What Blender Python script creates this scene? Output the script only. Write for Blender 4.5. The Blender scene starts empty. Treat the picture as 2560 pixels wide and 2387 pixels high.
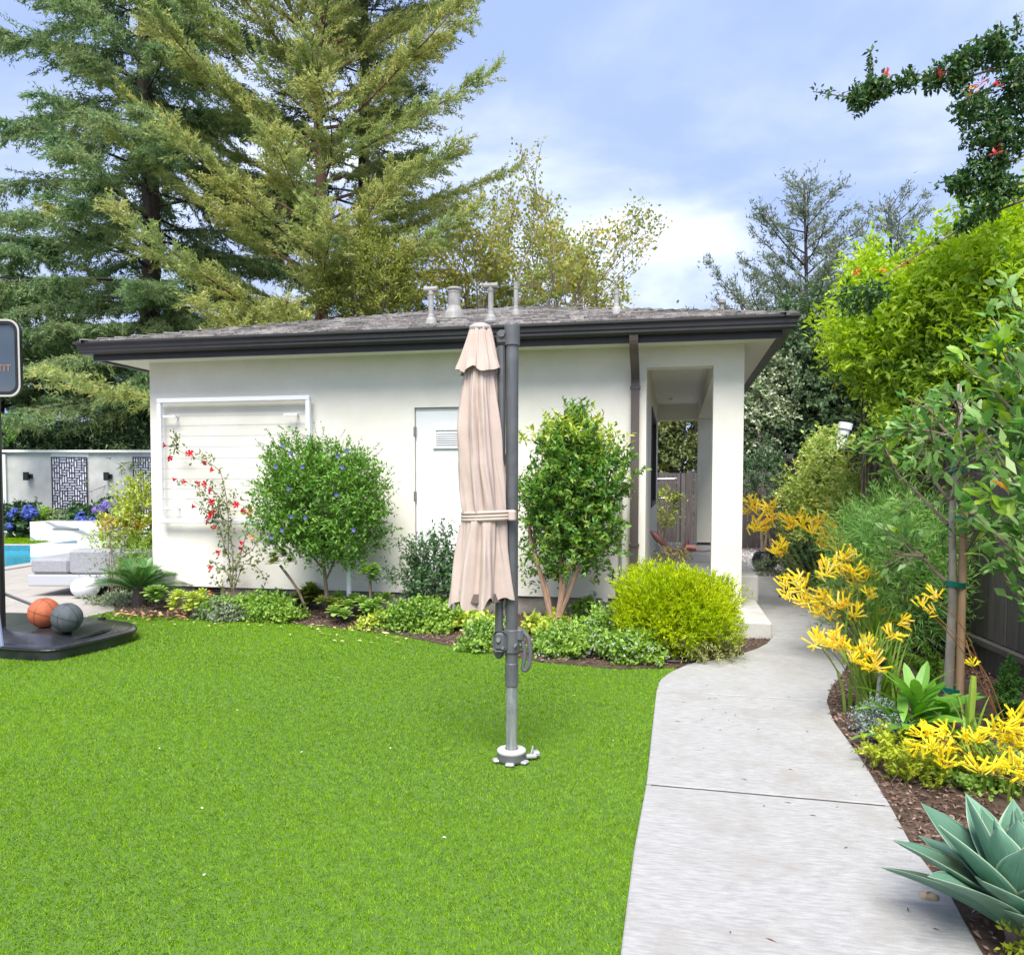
import bpy, math, random
import numpy as np
from mathutils import Vector, Matrix
PI = math.pi
SC = bpy.context.scene
COL = SC.collection

# ------------------------------------------------------------------ camera
F, CY, PITCH, ROLL, YAW, EYE, CX = 1998.36, 1304.59, .0442, .0016, .2003, 1.3544, 1280.0
_fw = np.array([-math.sin(YAW), math.cos(YAW), 0.]); _rt = np.array([math.cos(YAW), math.sin(YAW), 0.]); _up = np.array([0, 0, 1.])
_w = _fw*math.cos(PITCH)-_up*math.sin(PITCH); _u0 = _up*math.cos(PITCH)+_fw*math.sin(PITCH)
_r = _rt*math.cos(ROLL)+_u0*math.sin(ROLL); _u = _u0*math.cos(ROLL)-_rt*math.sin(ROLL)
cd = bpy.data.cameras.new('camera'); cam = bpy.data.objects.new('camera', cd); COL.objects.link(cam); SC.camera = cam
M = Matrix(((_r[0], _u[0], -_w[0], 0), (_r[1], _u[1], -_w[1], 0), (_r[2], _u[2], -_w[2], EYE), (0, 0, 0, 1)))
cam.matrix_world = M
cd.sensor_fit = 'HORIZONTAL'; cd.sensor_width = 36.0; cd.lens = F/2560*36; cd.shift_y = (CY-2387/2)/2560
cd.clip_start = .05; cd.clip_end = 2000

# ------------------------------------------------------------------ sky, sun, exposure
SUN_EL, SUN_AZ = math.radians(56), math.radians(176)      # azimuth measured from +Y towards +X: behind the camera
w = bpy.data.worlds.new('World'); SC.world = w; w.use_nodes = True
nt = w.node_tree; N = nt.nodes; Lk = nt.links; N.clear()
out = N.new('ShaderNodeOutputWorld'); bg = N.new('ShaderNodeBackground'); bg.inputs['Strength'].default_value = .039
sky = N.new('ShaderNodeTexSky'); sky.sky_type = 'NISHITA'; sky.sun_disc = False
sky.sun_elevation = SUN_EL; sky.sun_rotation = SUN_AZ; sky.air_density = 1.0; sky.dust_density = 1.2; sky.ozone_density = 1.2
tc = N.new('ShaderNodeTexCoord'); sep = N.new('ShaderNodeSeparateXYZ'); Lk.new(tc.outputs['Generated'], sep.inputs[0])
def mth(op, a, b=None, c=None):
    n = N.new('ShaderNodeMath'); n.operation = op
    for i, v in enumerate((a, b, c)):
        if v is None: continue
        if isinstance(v, (int, float)): n.inputs[i].default_value = v
        else: Lk.new(v, n.inputs[i])
    return n.outputs[0]
zz = mth('MAXIMUM', mth('ADD', sep.outputs[2], .22), .05)
px = mth('DIVIDE', sep.outputs[0], zz); py = mth('DIVIDE', sep.outputs[1], zz)
cmb = N.new('ShaderNodeCombineXYZ'); Lk.new(px, cmb.inputs[0]); Lk.new(py, cmb.inputs[1]); cmb.inputs[2].default_value = 3.7
def noise(vec, scale, detail, rough, dist=0):
    n = N.new('ShaderNodeTexNoise'); n.inputs['Scale'].default_value = scale; n.inputs['Detail'].default_value = detail
    n.inputs['Roughness'].default_value = rough; n.inputs['Distortion'].default_value = dist; Lk.new(vec, n.inputs['Vector']); return n.outputs['Fac']
def ramp(fac, stops):
    n = N.new('ShaderNodeValToRGB'); Lk.new(fac, n.inputs[0]); e = n.color_ramp.elements
    while len(e) < len(stops): e.new(.5)
    for i, (p, c) in enumerate(stops): e[i].position = p; e[i].color = c if len(c) == 4 else (*c, 1)
    return n.outputs['Color']
c1 = noise(cmb.outputs[0], 1.7, 7, .5, .3); c2 = noise(cmb.outputs[0], .55, 3, .5, .1)
csum = mth('ADD', mth('MULTIPLY', c1, .62), mth('MULTIPLY', c2, .38))
mask = ramp(csum, [(.40, (0, 0, 0)), (.64, (1, 1, 1))])
hz = ramp(sep.outputs[2], [(.04, (1, 1, 1)), (.30, (0, 0, 0))])
mk = mth('MINIMUM', mth('ADD', mth('MULTIPLY', mask, .85), mth('MULTIPLY', hz, .55)), 1.0)
shade = ramp(c1, [(.38, (2.3, 3.0, 5.2)), (.68, (7.6, 7.9, 8.8))])
blue = N.new('ShaderNodeMixRGB'); blue.blend_type = 'MIX'; blue.inputs[0].default_value = .80       # thin high haze over the blue
Lk.new(sky.outputs[0], blue.inputs[1]); blue.inputs[2].default_value = (2.75, 3.6, 6.1, 1)
mx = N.new('ShaderNodeMixRGB'); Lk.new(mk, mx.inputs[0]); Lk.new(blue.outputs[0], mx.inputs[1]); Lk.new(shade, mx.inputs[2])
Lk.new(mx.outputs[0], bg.inputs['Color']); Lk.new(bg.outputs[0], out.inputs['Surface'])
sl = bpy.data.lights.new('sun', 'SUN'); sl.energy = 1.5; sl.angle = math.radians(38); sl.color = (1, .955, .87)
so = bpy.data.objects.new('sun', sl); COL.objects.link(so)
sd = Vector((math.sin(SUN_AZ)*math.cos(SUN_EL), math.cos(SUN_AZ)*math.cos(SUN_EL), math.sin(SUN_EL)))
so.rotation_euler = sd.to_track_quat('Z', 'Y').to_euler()
vs = SC.view_settings; vs.view_transform = 'Standard'; vs.look = 'None'; vs.gamma = 1; vs.use_curve_mapping = False; vs.exposure = 2.33
SC.cycles.max_bounces = 9; SC.cycles.diffuse_bounces = 6; SC.cycles.transmission_bounces = 8; SC.cycles.transparent_max_bounces = 6

# ------------------------------------------------------------------ helpers: points
EYEP = np.array([0, 0, EYE])
def at(u, v, Y=None, z=None, D=None, X=None):
    """world point seen at photo pixel (u, v) on the plane y=Y, z=z, x=X or at forward distance D"""
    d = _w+_r*(u-CX)/F-_u*(v-CY)/F
    if Y is not None: k = Y/d[1]
    elif z is not None: k = (z-EYE)/d[2]
    elif X is not None: k = X/d[0]
    else: k = D/(d@_fw)
    return EYEP+d*k
def cf(lat, D, z=0.): p = _rt*lat+_fw*D; return np.array([p[0], p[1], z])
def norm(a): a = np.asarray(a, float); return a/np.maximum(np.linalg.norm(a, axis=-1, keepdims=True), 1e-9)

# ------------------------------------------------------------------ helpers: materials
MATS = {}
def newmat(name):
    m = bpy.data.materials.new(name); m.use_nodes = True; nt = m.node_tree; nt.nodes.clear(); return m, nt
def nd(nt, typ, **kw):
    n = nt.nodes.new(typ)
    for k, v in kw.items():
        if k in n.inputs: n.inputs[k].default_value = v
        else: setattr(n, k, v)
    return n
def rampn(nt, fac, stops, interp='LINEAR'):
    n = nt.nodes.new('ShaderNodeValToRGB'); nt.links.new(fac, n.inputs[0]); e = n.color_ramp.elements; n.color_ramp.interpolation = interp
    while len(e) < len(stops): e.new(.5)
    for i, (p, c) in enumerate(stops): e[i].position = p; e[i].color = (*c, 1)
    return n.outputs['Color']
def randfac(nt):
    g = nt.nodes.new('ShaderNodeNewGeometry'); o = nt.nodes.new('ShaderNodeObjectInfo')
    a = nd(nt, 'ShaderNodeMath', operation='ADD'); nt.links.new(g.outputs['Random Per Island'], a.inputs[0]); nt.links.new(o.outputs['Random'], a.inputs[1])
    f = nd(nt, 'ShaderNodeMath', operation='FRACT'); nt.links.new(a.outputs[0], f.inputs[0]); return f.outputs[0]
def leafmat(name, cols, rough=.5, trans=.3, patch=None, spec=.35, pscale=1.2, pamt=.6):
    """leaf colours vary leaf by leaf and, with patch, between branches"""
    m, nt = newmat(name); L = nt.links
    n = len(cols); c = rampn(nt, randfac(nt), [(i/(n-1) if n > 1 else 0, k) for i, k in enumerate(cols)])
    if patch:
        t = nd(nt, 'ShaderNodeTexCoord'); nz = nd(nt, 'ShaderNodeTexNoise', Scale=pscale, Detail=2.0); L.new(t.outputs['Object'], nz.inputs['Vector'])
        f = rampn(nt, nz.outputs['Fac'], [(.42, (0, 0, 0)), (.62, (pamt, pamt, pamt))])
        mxn = nd(nt, 'ShaderNodeMixRGB'); L.new(f, mxn.inputs[0]); L.new(c, mxn.inputs[1]); mxn.inputs[2].default_value = (*patch, 1); c = mxn.outputs[0]
    p = nd(nt, 'ShaderNodeBsdfPrincipled', Roughness=rough); p.inputs['Specular IOR Level'].default_value = spec; L.new(c, p.inputs['Base Color'])
    o = nd(nt, 'ShaderNodeOutputMaterial')
    if trans > 0:
        tr = nd(nt, 'ShaderNodeBsdfTranslucent'); hs = nd(nt, 'ShaderNodeHueSaturation', Saturation=1.1, Value=1.15); L.new(c, hs.inputs['Color']); L.new(hs.outputs[0], tr.inputs['Color'])
        mxs = nd(nt, 'ShaderNodeMixShader'); mxs.inputs[0].default_value = trans; L.new(p.outputs[0], mxs.inputs[1]); L.new(tr.outputs[0], mxs.inputs[2]); L.new(mxs.outputs[0], o.inputs['Surface'])
    else: L.new(p.outputs[0], o.inputs['Surface'])
    MATS[name] = m; return m
def mat(name, c1, c2=None, rough=.6, scale=4., stretch=(1, 1, 1), metal=0., bump=0., bscale=40., spec=.5, detail=5., lo=.35, hi=.65, rnd=0., clear=0., c3=None, sc3=1.):
    """a surface of one base colour with a second one mottled in, fine relief and optional per-piece variation"""
    m, nt = newmat(name); L = nt.links; p = nd(nt, 'ShaderNodeBsdfPrincipled', Roughness=rough, Metallic=metal); p.inputs['Specular IOR Level'].default_value = spec
    p.inputs['Coat Weight'].default_value = clear
    t = nd(nt, 'ShaderNodeTexCoord'); mp = nd(nt, 'ShaderNodeMapping'); mp.inputs['Scale'].default_value = stretch; L.new(t.outputs['Object'], mp.inputs[0])
    nz = nd(nt, 'ShaderNodeTexNoise', Scale=scale, Detail=detail, Roughness=.6); L.new(mp.outputs[0], nz.inputs['Vector'])
    col = rampn(nt, nz.outputs['Fac'], [(lo, c1), (hi, c2 or c1)])
    if c3:
        n3 = nd(nt, 'ShaderNodeTexNoise', Scale=sc3, Detail=4.0, Roughness=.65); L.new(t.outputs['Object'], n3.inputs['Vector'])
        f3 = rampn(nt, n3.outputs['Fac'], [(.48, (0, 0, 0)), (.72, (.8, .8, .8))]); m3 = nd(nt, 'ShaderNodeMixRGB'); L.new(f3, m3.inputs[0]); L.new(col, m3.inputs[1]); m3.inputs[2].default_value = (*c3, 1); col = m3.outputs[0]
    if rnd > 0:
        rf = randfac(nt); mr = nd(nt, 'ShaderNodeMapRange'); L.new(rf, mr.inputs[0]); mr.inputs['To Min'].default_value = 1-rnd; mr.inputs['To Max'].default_value = 1+rnd
        hs = nd(nt, 'ShaderNodeHueSaturation'); L.new(col, hs.inputs['Color']); L.new(mr.outputs[0], hs.inputs['Value']); col = hs.outputs[0]
    L.new(col, p.inputs['Base Color'])
    if bump > 0:
        nb = nd(nt, 'ShaderNodeTexNoise', Scale=bscale, Detail=4.0); L.new(mp.outputs[0], nb.inputs['Vector']); b = nd(nt, 'ShaderNodeBump', Strength=bump, Distance=.01); L.new(nb.outputs['Fac'], b.inputs['Height']); L.new(b.outputs[0], p.inputs['Normal'])
    o = nd(nt, 'ShaderNodeOutputMaterial'); L.new(p.outputs[0], o.inputs['Surface']); MATS[name] = m; return m

# ------------------------------------------------------------------ helpers: objects
WPOS = {}
def tag(o, label=None, cat=None, group=None, kind=None):
    if label: o['label'] = label
    if cat: o['category'] = cat
    if group: o['group'] = group
    if kind: o['kind'] = kind
    return o
def thing(name, label, cat, loc=(0, 0, 0), group=None, kind=None):
    o = bpy.data.objects.new(name, None); COL.objects.link(o); o.location = [float(c) for c in loc]; WPOS[o.name] = np.array(loc, float); o.empty_display_size = .1
    return tag(o, label, cat, group, kind)
def wpos(p): return WPOS.get(p.name, np.zeros(3)) if p else np.zeros(3)
def meshdata(name, V, Fc, m=None, smooth=False):
    V = np.asarray(V, np.float32); me = bpy.data.meshes.new(name)
    if isinstance(Fc, np.ndarray):
        k = Fc.shape[1]; nf = len(Fc); me.vertices.add(len(V)); me.vertices.foreach_set('co', V.ravel()); me.loops.add(nf*k); me.loops.foreach_set('vertex_index', Fc.astype(np.int32).ravel())
        me.polygons.add(nf); me.polygons.foreach_set('loop_start', np.arange(0, nf*k, k, dtype=np.int32)); me.polygons.foreach_set('loop_total', np.full(nf, k, np.int32)); me.update(calc_edges=True)
    else: me.from_pydata([tuple(v) for v in V.tolist()], [], Fc); me.update()
    if smooth: me.polygons.foreach_set('use_smooth', np.ones(len(me.polygons), bool))
    if m: me.materials.append(m)
    return me
def obj(name, VF, m, parent=None, smooth=False, **kw):
    """one mesh object authored in world coordinates; parented pieces are stored relative to their thing"""
    V, Fc = VF; V = np.asarray(V, float).reshape(-1, 3); base = wpos(parent)
    me = meshdata(name, V-base, Fc, m, smooth); o = bpy.data.objects.new(name, me); COL.objects.link(o)
    if parent: o.parent = parent; WPOS[o.name] = base
    return tag(o, **kw)
def inst(name, me, parent, mw=None, **kw):
    o = bpy.data.objects.new(name, me); COL.objects.link(o); o.parent = parent
    if mw is not None:
        mw = mw.copy(); b = wpos(parent); mw.translation -= Vector(b); o.matrix_local = mw
    WPOS[o.name] = wpos(parent); return tag(o, **kw)
def join(*vfs):
    Vs, Fs, n = [], [], 0
    for V, Fc in vfs:
        V = np.asarray(V, float).reshape(-1, 3); Vs.append(V)
        Fs += [[i+n for i in f] for f in (Fc.tolist() if isinstance(Fc, np.ndarray) else Fc)]; n += len(V)
    return np.vstack(Vs), Fs
def joinq(*vfs):
    Vs, Fs, n = [], [], 0
    for V, Fc in vfs: Vs.append(V); Fs.append(Fc+n); n += len(V)
    return np.vstack(Vs), np.vstack(Fs)
def box(x0, x1, y0, y1, z0, z1, bev=0.):
    if bev <= 0:
        V = [(x, y, z) for z in (z0, z1) for y in (y0, y1) for x in (x0, x1)]
        return np.array(V, float), [[0, 2, 3, 1], [4, 5, 7, 6], [0, 1, 5, 4], [1, 3, 7, 5], [3, 2, 6, 7], [2, 0, 4, 6]]
    b = bev; V = []; 
    for z, i in ((z0, b), (z0+b, 0), (z1-b, 0), (z1, b)):
        x0i, x1i, y0i, y1i = x0+i, x1-i, y0+i, y1-i
        c = b if i == 0 else b*.6
        V += [(x0i+c, y0i, z), (x1i-c, y0i, z), (x1i, y0i+c, z), (x1i, y1i-c, z), (x1i-c, y1i, z), (x0i+c, y1i, z), (x0i, y1i-c, z), (x0i, y0i+c, z)]
    Fc = [list(range(7, -1, -1)), list(range(24, 32))]
    for r in range(3):
        for k in range(8): Fc.append([r*8+k, r*8+(k+1) % 8, r*8+8+(k+1) % 8, r*8+8+k])
    return np.array(V, float), Fc
def rotz(VF, a, c=(0, 0)):
    V, Fc = VF; V = np.array(V, float); x, y = V[:, 0]-c[0], V[:, 1]-c[1]; V[:, 0] = c[0]+x*math.cos(a)-y*math.sin(a); V[:, 1] = c[1]+x*math.sin(a)+y*math.cos(a); return V, Fc
def camframe(VF):                       # local x = lateral, y = forward distance, of the yard behind the pool which is turned 11 degrees against the house
    V, Fc = VF; V = np.array(V, float); P = V[:, :1]*_rt+V[:, 1:2]*_fw; P[:, 2] = V[:, 2]; return P, Fc
def prism(poly, z0, z1):                 # vertical extrusion of an xy outline
    n = len(poly); V = [(x, y, z0) for x, y in poly]+[(x, y, z1) for x, y in poly]
    a = sum(poly[i][0]*poly[(i+1) % n][1]-poly[(i+1) % n][0]*poly[i][1] for i in range(n)); idx = list(range(n)) if a > 0 else list(range(n-1, -1, -1))
    Fc = [idx[::-1], [i+n for i in idx]]
    for k in range(n): i, j = idx[k], idx[(k+1) % n]; Fc.append([i, j, j+n, i+n])
    return np.array(V, float), Fc
def prismY(poly, y0, y1):                # extrusion along y of an xz outline
    V, Fc = prism(poly, -y1, -y0); W = np.stack([V[:, 0], -V[:, 2], V[:, 1]], 1); return W, Fc
def frame(t):
    t = norm(t); a = np.array([0, 0, 1.]) if abs(t[2]) < .9 else np.array([1., 0, 0]); s = norm(np.cross(a, t)); return s, np.cross(t, s)
def tube(P, R, n=6, cap=True):
    P = np.asarray(P, float); R = np.broadcast_to(np.asarray(R, float), (len(P),)); V = []; Fc = []
    T = np.gradient(P, axis=0); s0 = None
    for i in range(len(P)):
        t = norm(T[i])
        if s0 is None: s, b = frame(t)
        else: s = norm(s0-t*(s0@t)); b = np.cross(t, s)
        s0 = s
        for k in range(n): a = 2*PI*k/n; V.append(P[i]+R[i]*(math.cos(a)*s+math.sin(a)*b))
    for i in range(len(P)-1):
        for k in range(n): Fc.append([i*n+k, i*n+(k+1) % n, (i+1)*n+(k+1) % n, (i+1)*n+k])
    if cap: Fc += [list(range(n-1, -1, -1)), list(range((len(P)-1)*n, len(P)*n))]
    return np.array(V), Fc
def lathe(prof, c, n=24, cap=True, sx=1., sy=1.):
    V = []; Fc = []
    for r, z in prof:
        for k in range(n): a = 2*PI*k/n; V.append((c[0]+r*sx*math.cos(a), c[1]+r*sy*math.sin(a), c[2]+z))
    for i in range(len(prof)-1):
        for k in range(n): Fc.append([i*n+k, i*n+(k+1) % n, (i+1)*n+(k+1) % n, (i+1)*n+k])
    if cap: Fc += [list(range(n-1, -1, -1)), list(range((len(prof)-1)*n, len(prof)*n))]
    return np.array(V), Fc
def ellipsoid(c, r, n=24, m=14, rot=0.):
    prof = [(max(1e-4, math.sin(PI*i/m)), -math.cos(PI*i/m)) for i in range(m+1)]
    V, Fc = lathe(prof, (0, 0, 0), n, True); return V*np.array(r)+np.array(c), Fc
def smoothline(P, n=24):
    P = np.asarray(P, float); d = np.r_[0, np.cumsum(np.linalg.norm(np.diff(P, axis=0), axis=1))]; t = np.linspace(0, d[-1], n)
    Q = np.stack([np.interp(t, d, P[:, k]) for k in range(P.shape[1])], 1)
    for _ in range(2): Q[1:-1] = (Q[:-2]+2*Q[1:-1]+Q[2:])/4
    return Q
# ---- leaves
def leafq(P, D, Nn, L, W, fold=.18, wide=.45):
    """diamond leaves, two triangles each: base P, direction D, rough normal Nn, length L, width W"""
    P = np.asarray(P, float); n = len(P); D = norm(D); S = norm(np.cross(D, Nn)); Nn = np.cross(S, D); L = np.broadcast_to(L, (n,))[:, None]; W = np.broadcast_to(W, (n,))[:, None]
    m = P+D*L*wide; V = np.stack([P, m+S*W/2+Nn*W*fold, P+D*L-Nn*L*.06, m-S*W/2+Nn*W*fold], 1).reshape(-1, 3)
    return V, np.arange(4*n).reshape(-1, 4)
def blade3(P, D, Nn, L, W):
    """needle or grass blade, one tapered triangle each"""
    P = np.asarray(P, float); n = len(P); D = norm(D); S = norm(np.cross(D, Nn)); L = np.broadcast_to(L, (n,))[:, None]; W = np.broadcast_to(W, (n,))[:, None]
    return np.stack([P-S*W/2, P+S*W/2, P+D*L], 1).reshape(-1, 3), np.arange(3*n).reshape(-1, 3)
def leaf8(L, W, droop=.1, cup=.15, blunt=.0):
    """one broad leaf along +x lying in xy, keeled and drooping"""
    xs = [0, .12, .35, .62, .86, 1.]; ws = [.1, .5, .95, 1., .62+blunt*.2, .02+blunt*.3]; V = []; Fc = []
    for x, q in zip(xs, ws):
        z = -droop*L*x*x; V += [(x*L, -q*W/2, z+cup*W*q*.5), (x*L, 0, z), (x*L, q*W/2, z+cup*W*q*.5)]
    for i in range(5):
        a = i*3; Fc += [[a, a+3, a+4, a+1], [a+1, a+4, a+5, a+2]]
    return np.array(V), Fc
def rvec(rng, n): return norm(rng.normal(size=(n, 3)))
def bush(seed, c, r, nt, tl, nl, L, W, up=.45, shell=.5, p=2.4, lump=.16, spread=.75, fold=.18, hang=0., zmin=None, vlen=.3):
    """leafy twigs through a lumpy rounded-box volume; returns leaf quads and the twig points"""
    rng = np.random.default_rng(seed); c = np.array(c, float); r = np.array(r, float)
    d = rvec(rng, nt); q = (np.abs(d)**p).sum(1)**(-1/p); lm = np.ones(nt)
    for _ in range(5):
        k = rng.normal(size=3)*3.2; lm += lump*np.cos(d@k+rng.uniform(0, 6.28))*.6
    rad = (shell+(1-shell)*rng.uniform(0, 1, nt)**.6)*lm; T = c+d*q[:, None]*rad[:, None]*r
    td = norm(d*.65+np.array([0, 0, up-hang])+rng.normal(size=(nt, 3))*.35); tlen = tl*rng.uniform(.6, 1.3, nt)
    f = np.tile(np.linspace(.08, 1, nl), nt); ti = np.repeat(np.arange(nt), nl); P = T[ti]+td[ti]*(tlen[ti]*f)[:, None]
    P[:, 2] -= .12*(f**2)*tlen[ti]
    sp = rvec(rng, len(P)); D = norm(td[ti]*(1-spread)+sp*spread+np.array([0, 0, .12-hang*.5])); Nn = norm(rng.normal(size=(len(P), 3))*.6+np.array([0, 0, 1.])+d[ti]*.4)
    ll = L*rng.uniform(1-vlen, 1+vlen, len(P)); ww = W*rng.uniform(.8, 1.2, len(P))
    if zmin is not None: k = P[:, 2] > zmin; P, D, Nn, ll, ww = P[k], D[k], Nn[k], ll[k], ww[k]
    return leafq(P, D, Nn, ll, ww, fold), T
def stems(seed, base, T, k, r0, r1, spread=.05, mid=.5, sides=5):
    """a few bent stems from the base to twig points"""
    rng = np.random.default_rng(seed); vf = []
    for i in rng.choice(len(T), min(k, len(T)), replace=False):
        a = np.array(base, float)+np.r_[rng.normal(size=2)*spread, 0]; b = T[i]; m = a*(1-mid)+b*mid+np.r_[(a-b)[:2]*.12, .1*abs(b[2]-a[2])]
        vf.append(tube(smoothline([a, m, b], 7), np.linspace(r0, r1, 7), sides, False))
    return join(*vf)
def scatter_flowers(seed, T, k, L, W, n=5, out=.0, c=None):
    rng = np.random.default_rng(seed); idx = rng.choice(len(T), k, replace=k > len(T)); C = T[idx].copy()
    if c is not None: C += norm(C-np.array(c))*out
    P = np.repeat(C, n, 0); D = norm(rvec(rng, len(P))+np.array([0, -.3, .5])); return leafq(P, D, rvec(rng, len(P)), L, W)

# ------------------------------------------------------------------ materials
stucco = mat('stucco', (.735, .712, .635), (.785, .763, .695), .85, 3., bump=.45, bscale=110, spec=.2, c3=(.66, .63, .55), sc3=.5)
soffit_m = mat('soffit_paint', (.74, .72, .65), (.77, .75, .68), .7, 2.)
fascia_m = mat('dark_bronze_paint', (.026, .025, .028), (.034, .032, .034), .42, 5., spec=.45)
brown_m = mat('brown_downspout', (.075, .058, .052), (.10, .08, .072), .45, 6., stretch=(1, 1, .3))
shingle_m = mat('roof_shingle', (.125, .118, .115), (.27, .252, .24), .9, 22., bump=.5, bscale=220, rnd=.45, spec=.15)
found_m = mat('foundation_concrete', (.20, .18, .16), (.30, .275, .245), .9, 9., bump=.4, bscale=60, c3=(.13, .115, .10), sc3=3)
door_m = mat('door_paint', (.71, .725, .73), (.75, .76, .765), .5, 2.)
white_m = mat('white_metal', (.74, .76, .84), (.79, .80, .86), .4, 3.)
wire_m = mat('steel_wire', (.5, .5, .52), None, .35, metal=.8)
vent_m = mat('galvanised_vent', (.25, .245, .235), (.34, .335, .32), .6, 6., c3=(.17, .16, .145), sc3=5)
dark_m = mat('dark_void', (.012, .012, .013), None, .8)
blackm = mat('black_plastic', (.008, .0085, .010), (.014, .015, .017), .4, 9., c3=(.022, .023, .027), sc3=4, spec=.4)
concrete = mat('path_concrete', (.315, .313, .312), (.485, .478, .468), .85, 10., stretch=(1.7, 8.5, 1), bump=.6, bscale=90, spec=.25, c3=(.335, .315, .285), sc3=3.2, detail=12, lo=.3, hi=.7)
concrete2 = mat('landing_concrete', (.40, .39, .37), (.50, .49, .465), .85, 5., bump=.3, bscale=60, c3=(.36, .33, .29), sc3=2)
soil = mat('garden_soil', (.045, .028, .019), (.10, .065, .045), .95, 14., bump=.9, bscale=60)
turf_base = mat('turf_backing', (.06, .13, .012), (.09, .18, .018), .9, 30.)
tile_m = mat('deck_travertine', (.30, .275, .25), (.39, .365, .335), .7, 6., stretch=(1, 4, 1), rnd=.05, c3=(.38, .33, .28), sc3=2)
fence_m = mat('fence_stain', (.055, .046, .044), (.092, .079, .075), .75, 7., stretch=(3, 3, .25), bump=.3, bscale=40, rnd=.16)
rail_m = mat('weathered_rail', (.065, .055, .052), (.115, .10, .093), .7, 8., stretch=(3, .3, 3), bump=.3)

# ------------------------------------------------------------------ ground
_gp = [(cf(x, y, -.08)) for x, y in ((-800, -400), (800, -400), (800, 900), (-800, 900), (-15.7, 12.0), (-8.34, 12.0), (-8.34, 18.43), (-15.7, 18.43))]
obj('ground', (np.array(_gp), [[0, 1, 5, 4], [1, 2, 6, 5], [2, 3, 7, 6], [3, 0, 4, 7]]), soil, label='bare brown garden earth under and beyond everything', cat='ground', kind='structure')
PL = [(-.14, .3), (-.137, 2.275), (-.132, 2.909), (-.11, 3.59), (-.103, 5.197), (-.087, 5.543), (-.015, 5.821), (.126, 6.126), (.324, 6.352), (.479, 6.503), (.663, 6.777), (.788, 7.056), (.868, 7.36), (.868, 12.62)]
PR = [(.88, .3), (.881, 2.485), (.902, 2.811), (.884, 3.189), (.903, 3.558), (.917, 4.18), (.907, 4.833), (.949, 5.26), (1.025, 5.578), (1.231, 6.172), (1.532, 7.248), (1.641, 7.907), (1.673, 8.552), (1.684, 10.143), (1.704, 10.862), (1.787, 12.457)]
def edge(P, y): return float(np.interp(y, [p[1] for p in P], [p[0] for p in P]))
path = thing('path', 'curving broom finished concrete garden path between lawn and right planting bed', 'path', (.4, 5, 0), kind='structure')
obj('path_bed', prism([(edge(PL, y)+.02, y) for y in np.linspace(.35, 12.3, 60)][::-1]+[(edge(PR, y)-.02, y) for y in np.linspace(.35, 12.3, 60)], -.07, .0155), mat('joint_dirt', (.05, .048, .046), None, .95), path)
cuts = [.3, 1.6, 3.572, 5.255, 7.36, 9.3, 12.45]
for a, b in zip(cuts[:-1], cuts[1:]):
    ys = np.linspace(a+(.011 if 3 < a < 4 else .008), b-(.011 if 3 < b < 4 else .008), 22); ec = lambda x, y, s: (x, y+.0 if s else y)
    # joints run square across the path: slightly nearer on the right
    pl = [(edge(PL, y), y+.02) for y in ys]; pr = [(edge(PR, y), y-.02) for y in ys]
    lo, hi = pl[::-1]+pr, None
    V, Fc = prism(lo, -.05, .016); V2, F2 = prism([(x*1, y) for x, y in lo], .016, .02)
    c = np.array(lo).mean(0); W = V2.copy(); top = W[:, 2] > .018; dirv = c-W[top][:, :2]; W[top, :2] += dirv/np.linalg.norm(dirv, axis=1, keepdims=True)*.006
    obj('slab', join((V, Fc), (W, F2)), concrete, path)
landing = obj('landing', box(-.29, .864, 7.366, 8.9, -.06, .15, .012), concrete2, label='low pale concrete step in front of the open porch', cat='step', kind='structure')

LAWN = [(edge(PL, y)-.002, y) for y in np.linspace(.3, 5.98, 50)]+[(.0, 6.03), (-.396, 5.909), (-.998, 6.03), (-1.711, 6.39), (-2.537, 6.92), (-3.995, 7.33), (-5.522, 7.33), (-5.95, 7.68), (-5.95, 5.0), (-5.95, .3)]
lawn = obj('lawn', prism(LAWN, -.07, .002), turf_base, label='bright green artificial turf lawn filling the yard', cat='lawn', kind='structure')
def inpoly(P, poly):
    x, y = P[:, 0], P[:, 1]; r = np.zeros(len(P), bool); n = len(poly)
    for i in range(n):
        (x1, y1), (x2, y2) = poly[i], poly[(i+1) % n]
        if y1 == y2: continue
        r ^= ((y1 > y) != (y2 > y)) & (x < (x2-x1)*(y-y1)/(y2-y1)+x1)
    return r
rng = np.random.default_rng(5); Ps = []; Ss = []
for y0, y1, dens, s in ((1.9, 3.2, 26000, 1.), (3.2, 4.4, 17000, 1.15), (4.4, 5.8, 9500, 1.45), (5.8, 7.75, 6500, 1.75)):
    x0 = max(-5.96, -1.9-1.0*y1); n = int((0.1-x0)*(y1-y0)*dens*1.08); P = np.stack([rng.uniform(x0, .03, n), rng.uniform(y0, y1, n)], 1); P = P[inpoly(P-[.008, 0], LAWN)]
    P = P[P[:, 0] > -1.9-1.0*P[:, 1]]; Ps.append(P); Ss.append(np.full(len(P), s))
P = np.vstack(Ps); s = np.concatenate(Ss); n = len(P); P3 = np.c_[P, np.zeros(n)]
lean = rng.normal(size=(n, 2))*.62+np.stack([.25*np.sin(P[:, 1]*2.1+P[:, 0]), .2*np.cos(P[:, 0]*1.7)-.15], 1); ph_ = P*np.array([61., 53.]); lean += .38*np.stack([np.sin(ph_[:, 0]+2*np.sin(P[:, 1]*37)), np.cos(ph_[:, 1]+2*np.sin(P[:, 0]*41))], 1)
D = norm(np.c_[lean, np.ones(n)])
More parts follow.
